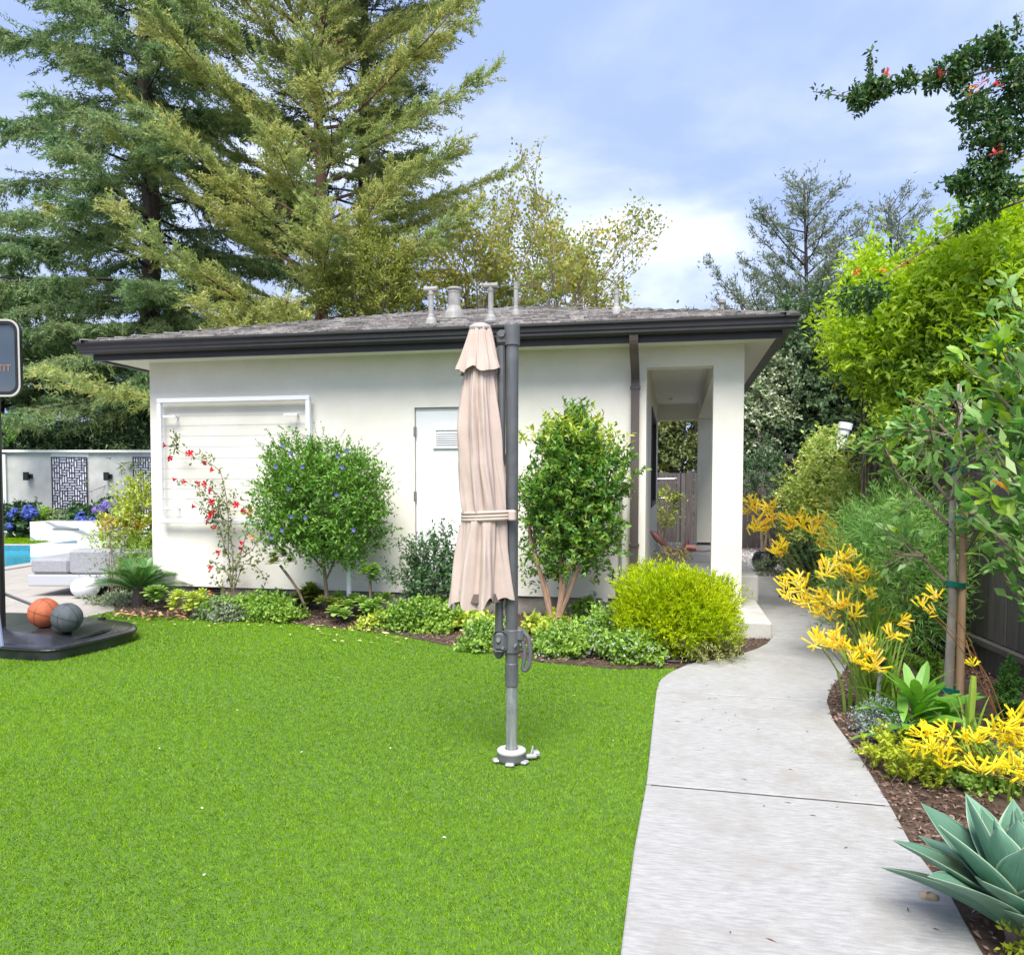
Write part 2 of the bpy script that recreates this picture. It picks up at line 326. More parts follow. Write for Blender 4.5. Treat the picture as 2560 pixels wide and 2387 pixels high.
V, Fq = blade3(P3, D, rvec(rng, n), rng.uniform(.010, .019, n)*(.6+.4*s), .0033*s*rng.uniform(.8, 1.3, n))
obj('turf_blades', (V, Fq), leafmat('turf_blade', [(.055, .145, .002), (.125, .265, .002), (.21, .39, .004), (.33, .50, .015)], .6, .3, (.215, .39, .004), .12, 1.3, .45), label='short bright green blades of the artificial turf', cat='grass', kind='stuff')

# beds: mulch sheets with real chips
def chips(seed, poly, n, z, size, zf=None):
    rng = np.random.default_rng(seed); A = np.array(poly); lo, hi = A.min(0), A.max(0); P = rng.uniform(lo, hi, (n, 2)); P = P[inpoly(P, poly)]; n = len(P)
    P3 = np.c_[P, z+rng.uniform(.0, .02, n)+(zf(P) if zf else 0)]; D = norm(np.c_[rng.normal(size=(n, 2)), rng.normal(size=n)*.3]); return leafq(P3, D, norm(rng.normal(size=(n, 3))*.5+[0, 0, 1]), size*rng.uniform(.5, 1.5, n), size*rng.uniform(.25, .6, n), .1)
mulch_m = leafmat('mulch_chip', [(.05, .028, .02), (.12, .07, .05), (.20, .12, .09), (.30, .21, .17)], .9, 0)
def fx(y): return 2.59-.0548*y
BEDL = [(-6.0, 7.66), (-5.522, 7.33), (-3.995, 7.33), (-2.537, 6.92), (-1.711, 6.39), (-.998, 6.03), (-.396, 5.909), (.01, 6.04)]+[(edge(PL, y)-.012, y) for y in np.linspace(6.1, 7.34, 10)]+[(-.28, 7.36), (-.28, 8.25), (-6.4, 8.25)]
def gridpoly(poly, z, step=.12): return prism(poly, z-.08, z)
bedl = obj('mulch_bed', prism(BEDL, -.07, .012), soil, label='brown mulch planting bed along the white wall', cat='planting bed', kind='structure')
BEDR = [(edge(PR, y)+.003, y) for y in np.linspace(.3, 12.3, 60)]+[(fx(12.3)-.03, 12.3), (fx(.3)-.03, .3)]
bedr = obj('mulch_bed', prism(BEDR, -.07, .012), soil, label='brown mulch planting bed between path and dark fence', cat='planting bed', kind='structure')
obj('mulch_chips', chips(11, BEDL, 16000, .014, .028), mulch_m, label='loose bark chips in the bed by the wall', cat='mulch', kind='stuff')
obj('mulch_chips', chips(12, [(x, y) for x, y in BEDR if y < 9.5]+[(fx(9)-.03, 9)], 42000, .014, .024), mulch_m, label='loose bark chips in the bed along the fence', cat='mulch', kind='stuff')
gr = np.random.default_rng(8); GP = [(-.3, 12.47), (1.80, 12.47), (1.75, 17.9), (-1.5, 17.9)]
obj('gravel_bed', prism(GP, -.07, .004), mat('gravel_dirt', (.30, .28, .27), (.45, .43, .42), .9, 40.), label='pale gravel strip beyond the end of the path', cat='gravel bed', kind='structure')
obj('gravel', chips(13, GP, 6000, .006, .05), leafmat('gravel_stone', [(.25, .23, .22), (.5, .47, .46), (.7, .68, .67)], .9, 0), label='pale grey gravel stones behind the path end', cat='gravel', kind='stuff')
lf = np.random.default_rng(31); nl = 340; Pl = np.stack([lf.uniform(-5.7, -2.2, nl), lf.uniform(6.2, 7.45, nl)], 1); Pl = Pl[inpoly(Pl, LAWN)]; Pl = Pl[Pl[:, 1] > 7.1-.0*Pl[:, 0]-.55*(lf.random(len(Pl))**2)-np.maximum(0, (Pl[:, 0]+3.6)*.45)]
obj('fallen_leaves', leafq(np.c_[Pl, np.full(len(Pl), .034)], np.c_[lf.normal(size=(len(Pl), 2)), np.zeros(len(Pl))], np.tile([0, 0, 1.], (len(Pl), 1))+lf.normal(size=(len(Pl), 3))*.2, lf.uniform(.03, .06, len(Pl)), .024, .1), leafmat('dry_leaf', [(.55, .47, .18), (.62, .55, .33), (.42, .33, .12)], .7, 0), label='pale dry leaves fallen along the lawn edge', cat='fallen leaves', kind='stuff')
Pd = np.stack([lf.uniform(-.42, .4, 90)-5.25, lf.uniform(-.13, .13, 90)+7.23], 1)
obj('dry_leaf_heap', leafq(np.c_[Pd, lf.uniform(.03, .06, 90)], np.c_[lf.normal(size=(90, 2)), lf.normal(size=90)*.3], np.tile([0, 0, 1.], (90, 1))+lf.normal(size=(90, 3))*.4, .08, .03, .2), leafmat('brown_leaf', [(.32, .16, .08), (.50, .33, .19), (.24, .12, .07)], .8, 0), label='small heap of brown dry leaves on the lawn edge', cat='leaf litter', kind='stuff')
k = 10; Pb = np.stack([lf.uniform(-2.6, -.3, k), lf.uniform(2.4, 5.2, k)], 1)
obj('fallen_petals', leafq(np.c_[Pb, np.full(k, .03)], np.c_[lf.normal(size=(k, 2)), np.zeros(k)], np.tile([0, 0, 1.], (k, 1)), .016, .011), leafmat('petal', [(.8, .78, .7), (.7, .6, .5)], .7, 0), label='tiny pale petals scattered on the lawn', cat='fallen petals', kind='stuff')
obj('twig_debris', leafq(np.c_[lf.uniform(0, .8, 30), lf.uniform(2.4, 5.6, 30), np.full(30, .0225)], np.c_[lf.normal(size=(30, 2)), np.zeros(30)], np.tile([0, 0, 1.], (30, 1)), lf.uniform(.012, .04, 30), .006), leafmat('twig_bit', [(.07, .05, .04), (.15, .1, .07), (.25, .08, .07)], .9, 0), label='dark bits of twig and leaf on the concrete path', cat='debris', kind='stuff')

# ------------------------------------------------------------------ the white garden house
XL, XR, YW, YB, ZS, ZB = -5.90, .6606, 8.20, 13.84, 2.757, .2086
XO1, XO2, ZO = -.2862, .3675, 2.552
house = thing('garden_house', 'white stucco single storey house with dark eaves, open corner porch and low hip roof', 'house', (-2.6, 8.2, 0))
DX0, DX1, DZ = -2.73, -1.93, 2.194
poly = [(XL, ZB), (DX0, ZB), (DX0, DZ), (DX1, DZ), (DX1, ZB), (XO1-.001, ZB-.0), (XO1-.001, .05), (XO1, .05), (XO1, ZO), (XO2, ZO), (XO2, .152), (XR, .152), (XR, ZS+.01), (XL, ZS+.01)]
obj('wall', prismY(poly, YW, YW+.2), stucco, house)
obj('side_wall', box(XL, XL+.2, YW+.203, YB, ZB, ZS+.01), stucco, house)
obj('back_wall', box(XL+.203, XO1, YB-.2, YB, ZB, ZS+.01), stucco, house)
# porch wall with a window set in it
WX0, WX1, WZ0, WZ1 = 10.03, 12.3, 1.10, 2.34
pw = []
for y0, y1, z0, z1 in ((YW+.203, WX0, .05, ZS+.01), (WX1, YB-.203, .05, ZS+.01), (WX0, WX1, .05, WZ0), (WX0, WX1, WZ1, ZS+.01)): pw.append(box(XO1-.2, XO1, y0, y1, z0, z1))
obj('porch_wall', join(*pw), stucco, house)
win = obj('window', join(box(XO1-.09, XO1+.012, WX0, WX0+.06, WZ0, WZ1), box(XO1-.09, XO1+.012, WX1-.06, WX1, WZ0, WZ1), box(XO1-.09, XO1+.012, WX0+.06, WX1-.06, WZ0, WZ0+.06), box(XO1-.09, XO1+.012, WX0+.06, WX1-.06, WZ1-.06, WZ1)), fascia_m, house)
obj('pane', box(XO1-.05, XO1-.042, WX0+.06, WX1-.06, WZ0+.06, WZ1-.06), mat('dark_glass', (.02, .025, .03), None, .05, spec=.8), win)
obj('foundation', join(box(XL+.03, -5.392, YW+.03, YW+.25, -.06, ZB), box(-5.061, XO1-.03, YW+.03, YW+.25, -.06, ZB), box(-5.392, -5.061, YW+.03, YW+.25, -.06, .09)), found_m, house)
fv = obj('foundation_vent', box(-5.392, -5.061, YW+.10, YW+.12, .09, ZB), dark_m, house)
for k in range(4): obj('louver', box(-5.388, -5.065, YW+.06, YW+.10, .10+k*.028, .108+k*.028), mat('vent_grey', (.18, .17, .16), None, .6) if k == 0 else MATS['vent_grey'], fv)
obj('porch_floor', box(XO1-.02, .9, 8.95, 14.2, .10, .395, .012), concrete2, house)
obj('porch_ceiling', box(XO1, XR-.003, YW+.2, YB, 2.715, 2.745), soffit_m, house)
obj('porch_beam', box(XO2, XR-.002, YW+.203, YB-.003, 2.47, 2.714), stucco, house)
obj('porch_beam', box(XO1+.002, XO2-.002, YB-.2, YB-.004, 2.464, 2.714), stucco, house)
bc = obj('porch_column', box(XO2+.003, XR-.005, YB-.30, YB-.006, .44, 2.469), stucco, house); obj('base_trim', box(XO2+.01, XR-.01, YB-.295, YB-.01, .395, .439), fascia_m, bc)
obj('ceiling_sensor', lathe([(.035, 0), (.03, -.03), (.01, -.04)], at(1676, 996, z=2.712), 12), soffit_m, house)
EX0, EX1, EY0, EY1, ZG = -6.46, 1.11, 7.67, 14.37, 2.925
obj('soffit', box(EX0+.185, EX1-.185, EY0+.185, EY1-.185, ZS, ZS+.03), soffit_m, house)
def ring(prof, x0, x1, y0, y1):           # profile (inset, z) swept round the eaves with mitred corners
    V = []; Fc = []; n = len(prof)
    for i, z in prof: V += [(x0+i, y0+i, z), (x1-i, y0+i, z), (x1-i, y1-i, z), (x0+i, y1-i, z)]
    for a in range(n):
        b = (a+1) % n
        for k in range(4): Fc.append([a*4+k, a*4+(k+1) % 4, b*4+(k+1) % 4, b*4+k])
    return np.array(V, float), Fc
obj('fascia', ring([(.185, 2.735), (.145, 2.735), (.145, 2.905), (.185, 2.905)], EX0, EX1, EY0, EY1), fascia_m, house)
obj('gutter', ring([(.142, 2.795), (.06, 2.795), (.043, 2.815), (.043, 2.838), (.030, 2.850), (.028, 2.885), (.014, 2.897), (.0, 2.903), (.0, 2.925), (.012, 2.925), (.012, 2.91), (.05, 2.86), (.142, 2.90)], EX0, EX1, EY0, EY1), fascia_m, house)
TP = math.tan(math.radians(15.5)); HD = 3.35
def roofz(d): return 2.915+d*TP
A_, B_, C_, D_ = (EX0+.06, EY0+.06), (EX1-.06, EY0+.06), (EX1-.06, EY1-.06), (EX0+.06, EY1-.06); R1, R2 = (EX0+HD, EY0+HD), (EX1-HD, EY0+HD)
Vr = [(*p, roofz(.06)) for p in (A_, B_, C_, D_)]+[(*R1, roofz(HD)), (*R2, roofz(HD))]
roof = obj('roof', (np.array(Vr), [[0, 1, 5, 4], [1, 2, 5], [2, 3, 4, 5], [3, 0, 4]]), shingle_m, house)
rs = np.random.default_rng(3); sh = []
for r_ in range(24):
    d0 = .02+r_*.14; d1 = d0+.15; x = EX0+max(d0, .03)+rs.uniform(0, .1)
    while x < EX1-max(d0, .03)-.08:
        wd = rs.choice([.14, .2, .26, .33]); x2 = min(x+wd, EX1-max(d0, .03)); h = .006+rs.choice([.0, .006, .011])
        xa, xb = max(x+.004, EX0+d0*1.0), x2-.003; 
        if xb-xa > .04:
            ya, yb = EY0+d0, EY0+d1; za, zb = roofz(d0)+.002, roofz(d1)+.002
            V = np.array([(xa, ya, za), (xb, ya, za), (xb, yb, zb), (xa, yb, zb), (xa, ya, za+h+.006), (xb, ya, za+h+.006), (xb, yb, zb+h*.3+.002), (xa, yb, zb+h*.3+.002)]); sh.append((V, [[4, 5, 6, 7], [0, 1, 5, 4], [1, 2, 6, 5], [3, 0, 4, 7]]))
        x = x2
for s_ in sh[:290]: obj('shingle', s_, shingle_m, roof)
obj('shingle_courses', join(*sh[290:]), shingle_m, roof, kind='stuff')
caps = []
def capline(p, q):
    p, q = np.array(p), np.array(q); n = int(np.linalg.norm(q-p)/.17); t = (q-p)/np.linalg.norm(q-p); s_ = norm(np.cross(t, [0, 0, 1.]))
    for k in range(n):
        a = p+(q-p)*k/n; b = p+(q-p)*(k+1.15)/n; u = np.array([0, 0, .026+rs.uniform(0, .008)]); u2 = np.array([0, 0, .008]); dn = np.array([0, 0, -.028])
        caps.append((np.array([a+s_*.12+dn+u, a+u, a-s_*.12+dn+u, b+s_*.12+dn+u2, b+u2, b-s_*.12+dn+u2, a+s_*.12+dn, a, a-s_*.12+dn]), [[0, 3, 4, 1], [1, 4, 5, 2], [6, 0, 1, 7], [7, 1, 2, 8]]))
capline((EX0+.05, EY0+.05, roofz(.05)), (*R1, roofz(HD))); capline((EX1-.05, EY0+.05, roofz(.05)), (*R2, roofz(HD))); capline((*R2, roofz(HD)), (*R1, roofz(HD)))
obj('ridge_caps', join(*caps), shingle_m, roof, kind='stuff')
# door with louvred vents and hinges
door = obj('door', join(box(DX0+.006, DX1-.006, YW+.035, YW+.08, ZB+.015, DZ-.008), box(DX0-.002, DX1+.002, YW+.085, YW+.15, ZB+.01, DZ+.002)), door_m, house)
def louver_vent(x0, x1, z0, z1):
    v = obj('louver_vent', join(box(x0, x1, YW+.012, YW+.034, z0, z0+.035), box(x0, x1, YW+.012, YW+.034, z1-.035, z1), box(x0, x0+.035, YW+.012, YW+.034, z0+.036, z1-.036), box(x1-.035, x1, YW+.012, YW+.034, z0+.036, z1-.036)), door_m, door)
    for k in range(6):
        z = z0+.05+k*(z1-z0-.09)/6; V, Fc = box(x0+.037, x1-.037, YW+.004, YW+.032, z, z+.006); V[:, 2] -= (YW+.034-V[:, 1])*.8-.012; obj('slat', (V, Fc), door_m, v)
louver_vent(-2.531, -2.131, 1.758, 1.986); louver_vent(-2.531, -2.131, .55, .775)
for z in (1.89, 1.20, .5): obj('hinge', join(box(DX0-.01, DX0+.012, YW-.006, YW+.03, z, z+.1)), mat('hinge_steel', (.25, .24, .23), None, .45, metal=.6) if z > 1.8 else MATS['hinge_steel'], door)
# downspout
DSX = -.395
ds = obj('downspout', join(tube(smoothline([(DSX, EY0+.10, 2.80), (DSX, EY0+.11, 2.70), (DSX, EY0+.25, 2.62), (DSX, YW-.10, 2.56), (DSX, YW-.045, 2.46), (DSX, YW-.045, 2.36)], 16), .001, 4, False)), brown_m, house)
def rectsweep(P, wx, wd):
    P = np.asarray(P, float); T = norm(np.gradient(P, axis=0)); V = []; Fc = []
    for p, t in zip(P, T):
        nn = np.cross([1., 0, 0], t); 
        for a, b in ((-1, -1), (1, -1), (1, 1), (-1, 1)): V.append(p+np.array([1., 0, 0])*a*wx/2+nn*b*wd/2)
    for i in range(len(P)-1):
        for k in range(4): Fc.append([i*4+k, i*4+(k+1) % 4, (i+1)*4+(k+1) % 4, (i+1)*4+k])
    Fc += [[3, 2, 1, 0], [len(V)-4+k for k in range(4)]]; return np.array(V), Fc
ds.data = meshdata('downspout', *[(a-wpos(house), b) for a, b in [rectsweep(np.vstack([smoothline([(DSX, EY0+.09, 2.82), (DSX, EY0+.10, 2.74), (DSX, EY0+.16, 2.66), (DSX, YW-.16, 2.54), (DSX, YW-.048, 2.44), (DSX, YW-.048, 2.30)], 22), [(DSX, YW-.048, .10)]]), .083, .06)]][0], brown_m)
obj('strap', box(DSX-.05, DSX+.05, YW-.084, YW-.003, 2.33, 2.36), brown_m, ds); obj('strap', box(DSX-.05, DSX+.05, YW-.084, YW-.003, .75, .78), brown_m, ds)
# roof vents
def roofpt(u, v):
    d = _w+_r*(u-CX)/F-_u*(v-CY)/F; k = (2.915-EY0*TP-EYE)/(d[2]-d[1]*TP); return EYEP+d*k
for u, v, tp, r, kind in ((1078, 812, 719, .029, 'tee'), (1136, 796, 719, .074, 'flue'), (1227, 805, 710, .029, 'tee'), (1290, 790, 706, .026, 'plain'), (1541, 785, 724, .026, 'plain')):
    b = roofpt(u, v); zt = at(u, tp, Y=b[1])[2]-b[2]
    if kind == 'flue': vf = lathe([(r*1.75, -.03), (r*1.45, .06), (r*.98, .14), (r*.95, zt*.80), (r*1.02, zt*.82), (r*1.02, zt*.84), (r*.95, zt*.85), (r*.95, zt*.90), (r*1.18, zt*.93), (r*1.18, zt*.97), (r*.9, zt)], b, 20)
    else: vf = lathe([(r*2.5, -.03), (r*1.9, .05), (r*1.25, .075), (r*1.15, .10), (r, .11), (r, zt*.80), (r*1.15, zt*.80), (r*1.15, zt*.86), (r, zt*.87), (r, zt)], b, 16)
    if kind == 'tee': vf = join(vf, tube([b+[-.075, 0, zt-.02], b+[.075, 0, zt-.02]], r*1.1, 12))
    obj('roof_vent', vf, vent_m, house, smooth=False)
bb = at(1805, 760, Y=10.5); obj('roof_vent', lathe([(.03, -.45), (.03, 0), (.05, .01), (.05, .05)], bb, 10), vent_m, house)
obj('roof_vent', box(bb[0]-.11, bb[0]-.05, bb[1], bb[1]+.05, bb[2]-.4, bb[2]-.02), vent_m, house); 
# wiring conduit and outlet box low on the wall
obj('conduit', tube([(-.53, YW-.025, 1.45), (-.53, YW-.025, .10)], .014, 8), mat('conduit_grey', (.28, .31, .30), None, .5), house)
obx = at(1400, 1335, Y=8.12); eb = obj('outlet_box', box(obx[0]-.06, obx[0]+.06, YW-.055, YW-.002, obx[2]-.08, obx[2]+.08, .008), blackm, house); obj('cable', tube(smoothline([(obx[0], YW-.03, obx[2]-.08), (obx[0]-.06, YW-.05, obx[2]-.3), (obx[0]+.02, YW-.03, obx[2]-.38)], 10), .006, 5), blackm, eb)
# bracket of the side eave at the left
obj('eave_outlook', tube([(XL-.0, 9.0, 2.50), (EX0+.22, 8.9, 2.74)], .03, 6), stucco, house)

# ------------------------------------------------------------------ wire trellis on the wall
TX0, TX1, TZ0, TZ1, TY = -5.732, -3.877, .934, 2.337, 8.075
tr = thing('wire_trellis', 'white framed wire trellis on stand-offs against the house wall', 'trellis', (-4.8, 8.1, TZ0))
b_ = .05
for n_, vf in (('top_rail', box(TX0, TX1, TY, TY+.05, TZ1-b_, TZ1, .006)), ('bottom_rail', box(TX0, TX1, TY, TY+.05, TZ0, TZ0+b_, .006)), ('side_rail', box(TX0, TX0+b_, TY+.002, TY+.052, TZ0+b_, TZ1-b_, .006)), ('side_rail', box(TX1-b_, TX1, TY+.002, TY+.052, TZ0+b_, TZ1-b_, .006))): obj(n_, vf, white_m, tr)
for z in (2.137, 2.029, 1.912, 1.792, 1.665, 1.551, 1.433, 1.321, 1.207, 1.08): obj('wire', tube([(TX0+b_-.01, TY+.026, z), (TX1-b_+.01, TY+.026, z)], .0028, 5), wire_m, tr)
for x in (TX0+.19, TX1-.19):
    for z in (TZ0+.17, TZ1-.2): obj('bracket', join(tube([(x, TY+.02, z), (x, YW-.003, z)], .012, 8), box(x-.12, x+.04, TY+.012, TY+.035, z-.012, z+.012)), white_m, tr)

# ------------------------------------------------------------------ folded cantilever parasol
UX, UY = -.772, 3.80
para = thing('cantilever_parasol', 'closed cantilever parasol with tied beige canopy on a grey pole in the lawn', 'parasol', (UX, UY, 0))
alu = mat('grey_aluminium', (.10, .105, .11), (.135, .14, .145), .38, 5., stretch=(4, 4, .4), metal=.35, c3=(.18, .185, .185), sc3=6)
alu2 = mat('worn_aluminium', (.19, .215, .21), (.34, .36, .35), .45, 7., stretch=(9, 9, .6), metal=.35, c3=(.12, .13, .13), sc3=9)
greyp = mat('grey_casting', (.085, .09, .095), (.11, .115, .12), .5, 20., bump=.2, bscale=200)
cloth = mat('beige_canvas', (.47, .382, .33), (.53, .435, .385), .9, 9., bump=.25, bscale=420, spec=.15, c3=(.46, .37, .325), sc3=3)
obj('lower_pole', lathe([(.0285, .0), (.0285, .60)], (UX, UY, 0), 24), alu2, para, smooth=False)
obj('sleeve', lathe([(.0325, .382), (.0335, .385), (.0335, .49), (.0315, .495), (.0315, .55)], (UX, UY, 0), 24), alu, para)
obj('upper_pole', lathe([(.0305, .50), (.0305, 2.06)], (UX, UY, 0), 24), alu, para)
ringp = obj('base_ring', lathe([(.068, .012), (.070, .02), (.070, .052)], (UX, UY, 0), 32), greyp, para)
obj('ring_cap', lathe([(.0700, .0522), (.0715, .056), (.0715, .063), (.066, .068), (.034, .070), (.033, .06)], (UX, UY, 0), 32), mat('pale_plastic', (.50, .47, .47), None, .5), ringp)
pale = mat('pale_aluminium', (.40, .41, .43), None, .4, metal=.2)
for a in (200, 275, 340): obj('flange', rotz(box(UX+.055, UX+.092, UY-.022, UY+.022, .006, .022, .006), math.radians(a), (UX, UY)), pale, para)
obj('locking_tab', join(rotz(box(UX+.07, UX+.125, UY-.015, UY+.012, .018, .036, .004), .35, (UX, UY)), rotz(box(UX+.11, UX+.145, UY-.02, UY+.02, .02, .045, .006), .5, (UX, UY)), tube([(UX+.09, UY+.03, .03), (UX+.10, UY+.045, .075)], .004, 6)), pale, para)
# second tube folded alongside, hinge head, bracket
lx = UX-.052
obj('folding_arm', join(tube(smoothline([(lx, UY+.0, 2.03), (lx-.002, UY, 1.2), (lx-.012, UY, .62), (lx-.014, UY, .56)], 16), [.021]*16, 12), ), alu, para)
ac = obj('arm_end', ellipsoid((lx-.012, UY, .55), (.027, .027, .04), 16, 10), greyp, para, smooth=True)
obj('hinge_head', join(lathe([(.030, 2.03), (.0375, 2.032), (.0375, 2.125), (.034, 2.135), (.01, 2.14)], (UX, UY, 0), 20), box(lx-.022, UX-.02, UY-.024, UY+.022, 2.035, 2.105, .012)), greyp, para)
obj('hinge_pin', tube([(lx+.006, UY-.036, 2.085), (lx+.006, UY+.03, 2.085)], .017, 14), greyp, para)
hb = obj('clamp_bracket', join(lathe([(.037, .545), (.0395, .55), (.0395, .655), (.037, .66)], (UX, UY, 0), 20), box(UX-.085, UX-.015, UY-.048, UY-.028, .555, .655, .016), box(UX-.085, UX-.015, UY+.028, UY+.048, .555, .655, .016), box(UX+.02, UX+.06, UY-.022, UY+.02, .60, .668, .012)), greyp, para)
for x, z in ((UX-.055, .615), (UX-.032, .575), (UX+.028, .59)): obj('bolt', tube([(x, UY-.062 if z < .6 or x < UX-.05 else UY-.06, z), (x, UY-.03, z)], .011 if z > .6 else .006, 12), alu2, hb)
hp = smoothline([(UX+.052, UY, .655), (UX+.085, UY, .62), (UX+.094, UY, .54), (UX+.086, UY, .475), (UX+.064, UY, .452), (UX+.052, UY, .47), (UX+.062, UY, .50), (UX+.066, UY, .55), (UX+.056, UY, .59), (UX+.045, UY, .62)], 34)
obj('crank_handle', tube(hp, .011, 10), greyp, para)
# canopy: folded cloth with deep pleats
CXc, CYc = UX-.155, UY-.015
def pleated(rows, n=180, k=9, seed=1):
    """rows: (z, radius, pleat depth, x shift); pleats are folded flaps, sharper on one side"""
    rg = np.random.default_rng(seed); ph = rg.uniform(-.22, .22, k); am = rg.uniform(.6, 1.25, k); V = []; Fc = []
    for j, (z, r, dp, sx) in enumerate(rows):
        for i in range(n):
            a = 2*PI*i/n; q = a/(2*PI)*k; c = int(q) % k; f = q-int(q); f0 = .5+ph[c]+.05*math.sin(z*5+c)
            tri = (f/f0 if f < f0 else (1-f)/(1-f0)); tri = tri**.75
            rr = r-dp*am[c]*(1-tri)+.004*math.sin(9*a+z*14)+.003*math.sin(23*a+z*9+c); sw = .05*dp/.03*math.sin(z*3.1+c*1.7)
            rr += .0018*math.sin(3.1*z*6+5*a+c)*math.sin(17*a+z*9)+.0006*math.sin(z*31+31*a); V.append((CXc+sx+rr*math.cos(a+sw), CYc+rr*.86*math.sin(a+sw), z))
    for j in range(len(rows)-1):
        for i in range(n): Fc.append([j*n+i, j*n+(i+1) % n, (j+1)*n+(i+1) % n, (j+1)*n+i])
    return V, Fc
def interp_rows(keys, m):
    K = np.array(keys); z = np.linspace(K[0, 0], K[-1, 0], m); o = np.argsort(K[:, 0]); return [(zz_, *[float(np.interp(zz_, K[o, 0], K[o, c])) for c in (1, 2, 3)]) for zz_ in z]
up_rows = interp_rows([(1.97, .072, .012, 0), (1.90, .083, .020, 0), (1.78, .100, .030, -.002), (1.62, .119, .040, -.002), (1.46, .127, .046, .004), (1.36, .126, .044, .012), (1.26, .120, .034, .02), (1.225, .113, .018, .024)], 46)
can = obj('canopy', pleated(up_rows, 200, 9, 3), cloth, para, smooth=True)
lo_rows = interp_rows([(1.205, .113, .014, .024), (1.17, .122, .030, .022), (1.10, .132, .048, .018), (.98, .147, .062, .012), (.86, .163, .070, .008), (.80, .172, .074, .005)], 30)
V, Fc = pleated(lo_rows, 200, 8, 7); V = [list(v) for v in V]
for j, rw in enumerate(lo_rows):
    t = max(0, (rw[0]-.80)/(1.205-.80)); t = (1-t)**2
    for i in range(200):
        a = 2*PI*i/200; v = V[j*200+i]; v[2] -= t*(.028*math.sin(4*a+1.1)+.022*math.sin(7*a+.4)+.012*math.sin(13*a)); v[2] -= t*.05*(1-math.cos(a-4.9))*.3
skirt = obj('canopy_skirt', (np.array(V), Fc), cloth, para, smooth=True)
obj('canopy_lining', lathe([(.10, .84), (.115, .80), (.02, .79)], (CXc+.005, CYc, 0), 20), mat('lining', (.10, .075, .065), None, .9), skirt)
V, Fc = pleated(interp_rows([(2.125, .046, .004, 0), (2.09, .058, .007, 0), (2.03, .075, .012, 0), (1.97, .095, .018, 0), (1.925, .113, .024, 0), (1.91, .117, .026, 0)], 14), 180, 8, 12); V = np.array(V)
for i in range(180):
    a = 2*PI*i/180
    for j, wgt in ((13, 1), (12, .8), (11, .4)): V[j*180+i, 2] -= wgt*(.011*math.sin(5*a+.6)+.006*math.sin(8*a))
obj('top_flounce', (V, Fc), cloth, para, smooth=True)
obj('finial_cap', lathe([(.052, -.008), (.054, .0), (.048, .012), (.030, .021), (.006, .025)], (CXc, CYc, 2.118), 20, sy=.86), mat('grey_cap', (.36, .34, .33), None, .6), para)
sv = []
for zc in (1.197, 1.212, 1.229):
    pts = [(CXc+.030+(.121 if math.cos(a) < 0 else .142)*math.cos(a), CYc+.018+.112*math.sin(a), zc+.006*math.cos(a)) for a in np.linspace(0, 2*PI, 41)]; sv.append(tube(pts, .0088, 8, False))
strap = obj('tie_strap', join(*sv), cloth, para, smooth=True); obj('strap_tab', box(UX+.002, UX+.036, UY-.102, UY-.06, 1.192, 1.242, .006), cloth, strap)

# ------------------------------------------------------------------ basketball stand and balls at the left edge of the lawn
hoop = thing('basketball_stand', 'portable basketball stand with black base on the lawn and clear backboard above', 'basketball hoop', (-5.6, 5.9, 0))
outl = [(-6.55, 5.45), (-6.1, 5.30), (-5.433, 5.300), (-4.86, 5.262), (-4.72, 5.275), (-4.635, 5.38), (-4.58, 6.02), (-4.62, 6.18), (-4.80, 6.40), (-4.95, 6.48), (-5.5, 6.56), (-6.3, 6.50), (-6.55, 6.3)]
for _ in range(2): outl = [q for i in range(len(outl)) for q in (tuple(.75*np.array(outl[i])+.25*np.array(outl[(i+1) % len(outl)])), tuple(.25*np.array(outl[i])+.75*np.array(outl[(i+1) % len(outl)])))]
def inset(poly, d):
    c = np.mean(poly, 0); P = np.array(poly); return P+(c-P)/np.linalg.norm(c-P, axis=1, keepdims=True)*d
rows = [(outl, .004), (outl, .098), (inset(outl, .025), .112), (inset(outl, .05), .117), (inset(outl, .25), .172), (inset(outl, .30), .178)]
V = []; Fc = []; n = len(outl)
for pl, z in rows: V += [(p[0], p[1], z) for p in pl]
for j in range(len(rows)-1):
    for k in range(n): Fc.append([j*n+k, j*n+(k+1) % n, (j+1)*n+(k+1) % n, (j+1)*n+k])
Fc += [list(range(n-1, -1, -1)), list(range((len(rows)-1)*n, len(rows)*n))]
hbase = obj('base', (np.array(V), Fc), mat('black_hdpe', (.010, .011, .014), (.020, .022, .027), .24, 3., spec=.6, bump=.15, bscale=25, c3=(.035, .037, .042), sc3=3), hoop)
obj('base_band', join(*[tube([tuple(inset(outl, -.004)[i])+(.085,), tuple(inset(outl, -.004)[(i+1) % n])+(.085,)], .009, 6) for i in range(n)]), blackm, hbase)
for x, y in ((-4.83, 5.62), (-4.98, 6.2)): obj('filler_cap', lathe([(.035, .172), (.035, .186), (.026, .19), (.01, .186)], (x, y, 0), 16), blackm, hbase)
obj('molded_rib', join(tube(smoothline([(-4.72, 5.50, .135), (-4.68, 5.70, .15), (-4.70, 5.95, .15), (-4.80, 6.12, .15)], 12)-[0, 0, .016], .02, 6), tube(smoothline([(-5.5, 5.42, .13), (-5.2, 5.40, .13), (-4.95, 5.40, .135)], 12)-[0, 0, .016], .02, 6)), MATS['black_hdpe'], hbase)
pb = at(-1, 1558, D=6.6); pb[2] = .12; pt_ = at(-16, 900, D=6.75)
obj('pole', tube([pb, pt_], .046, 12), blackm, hoop)
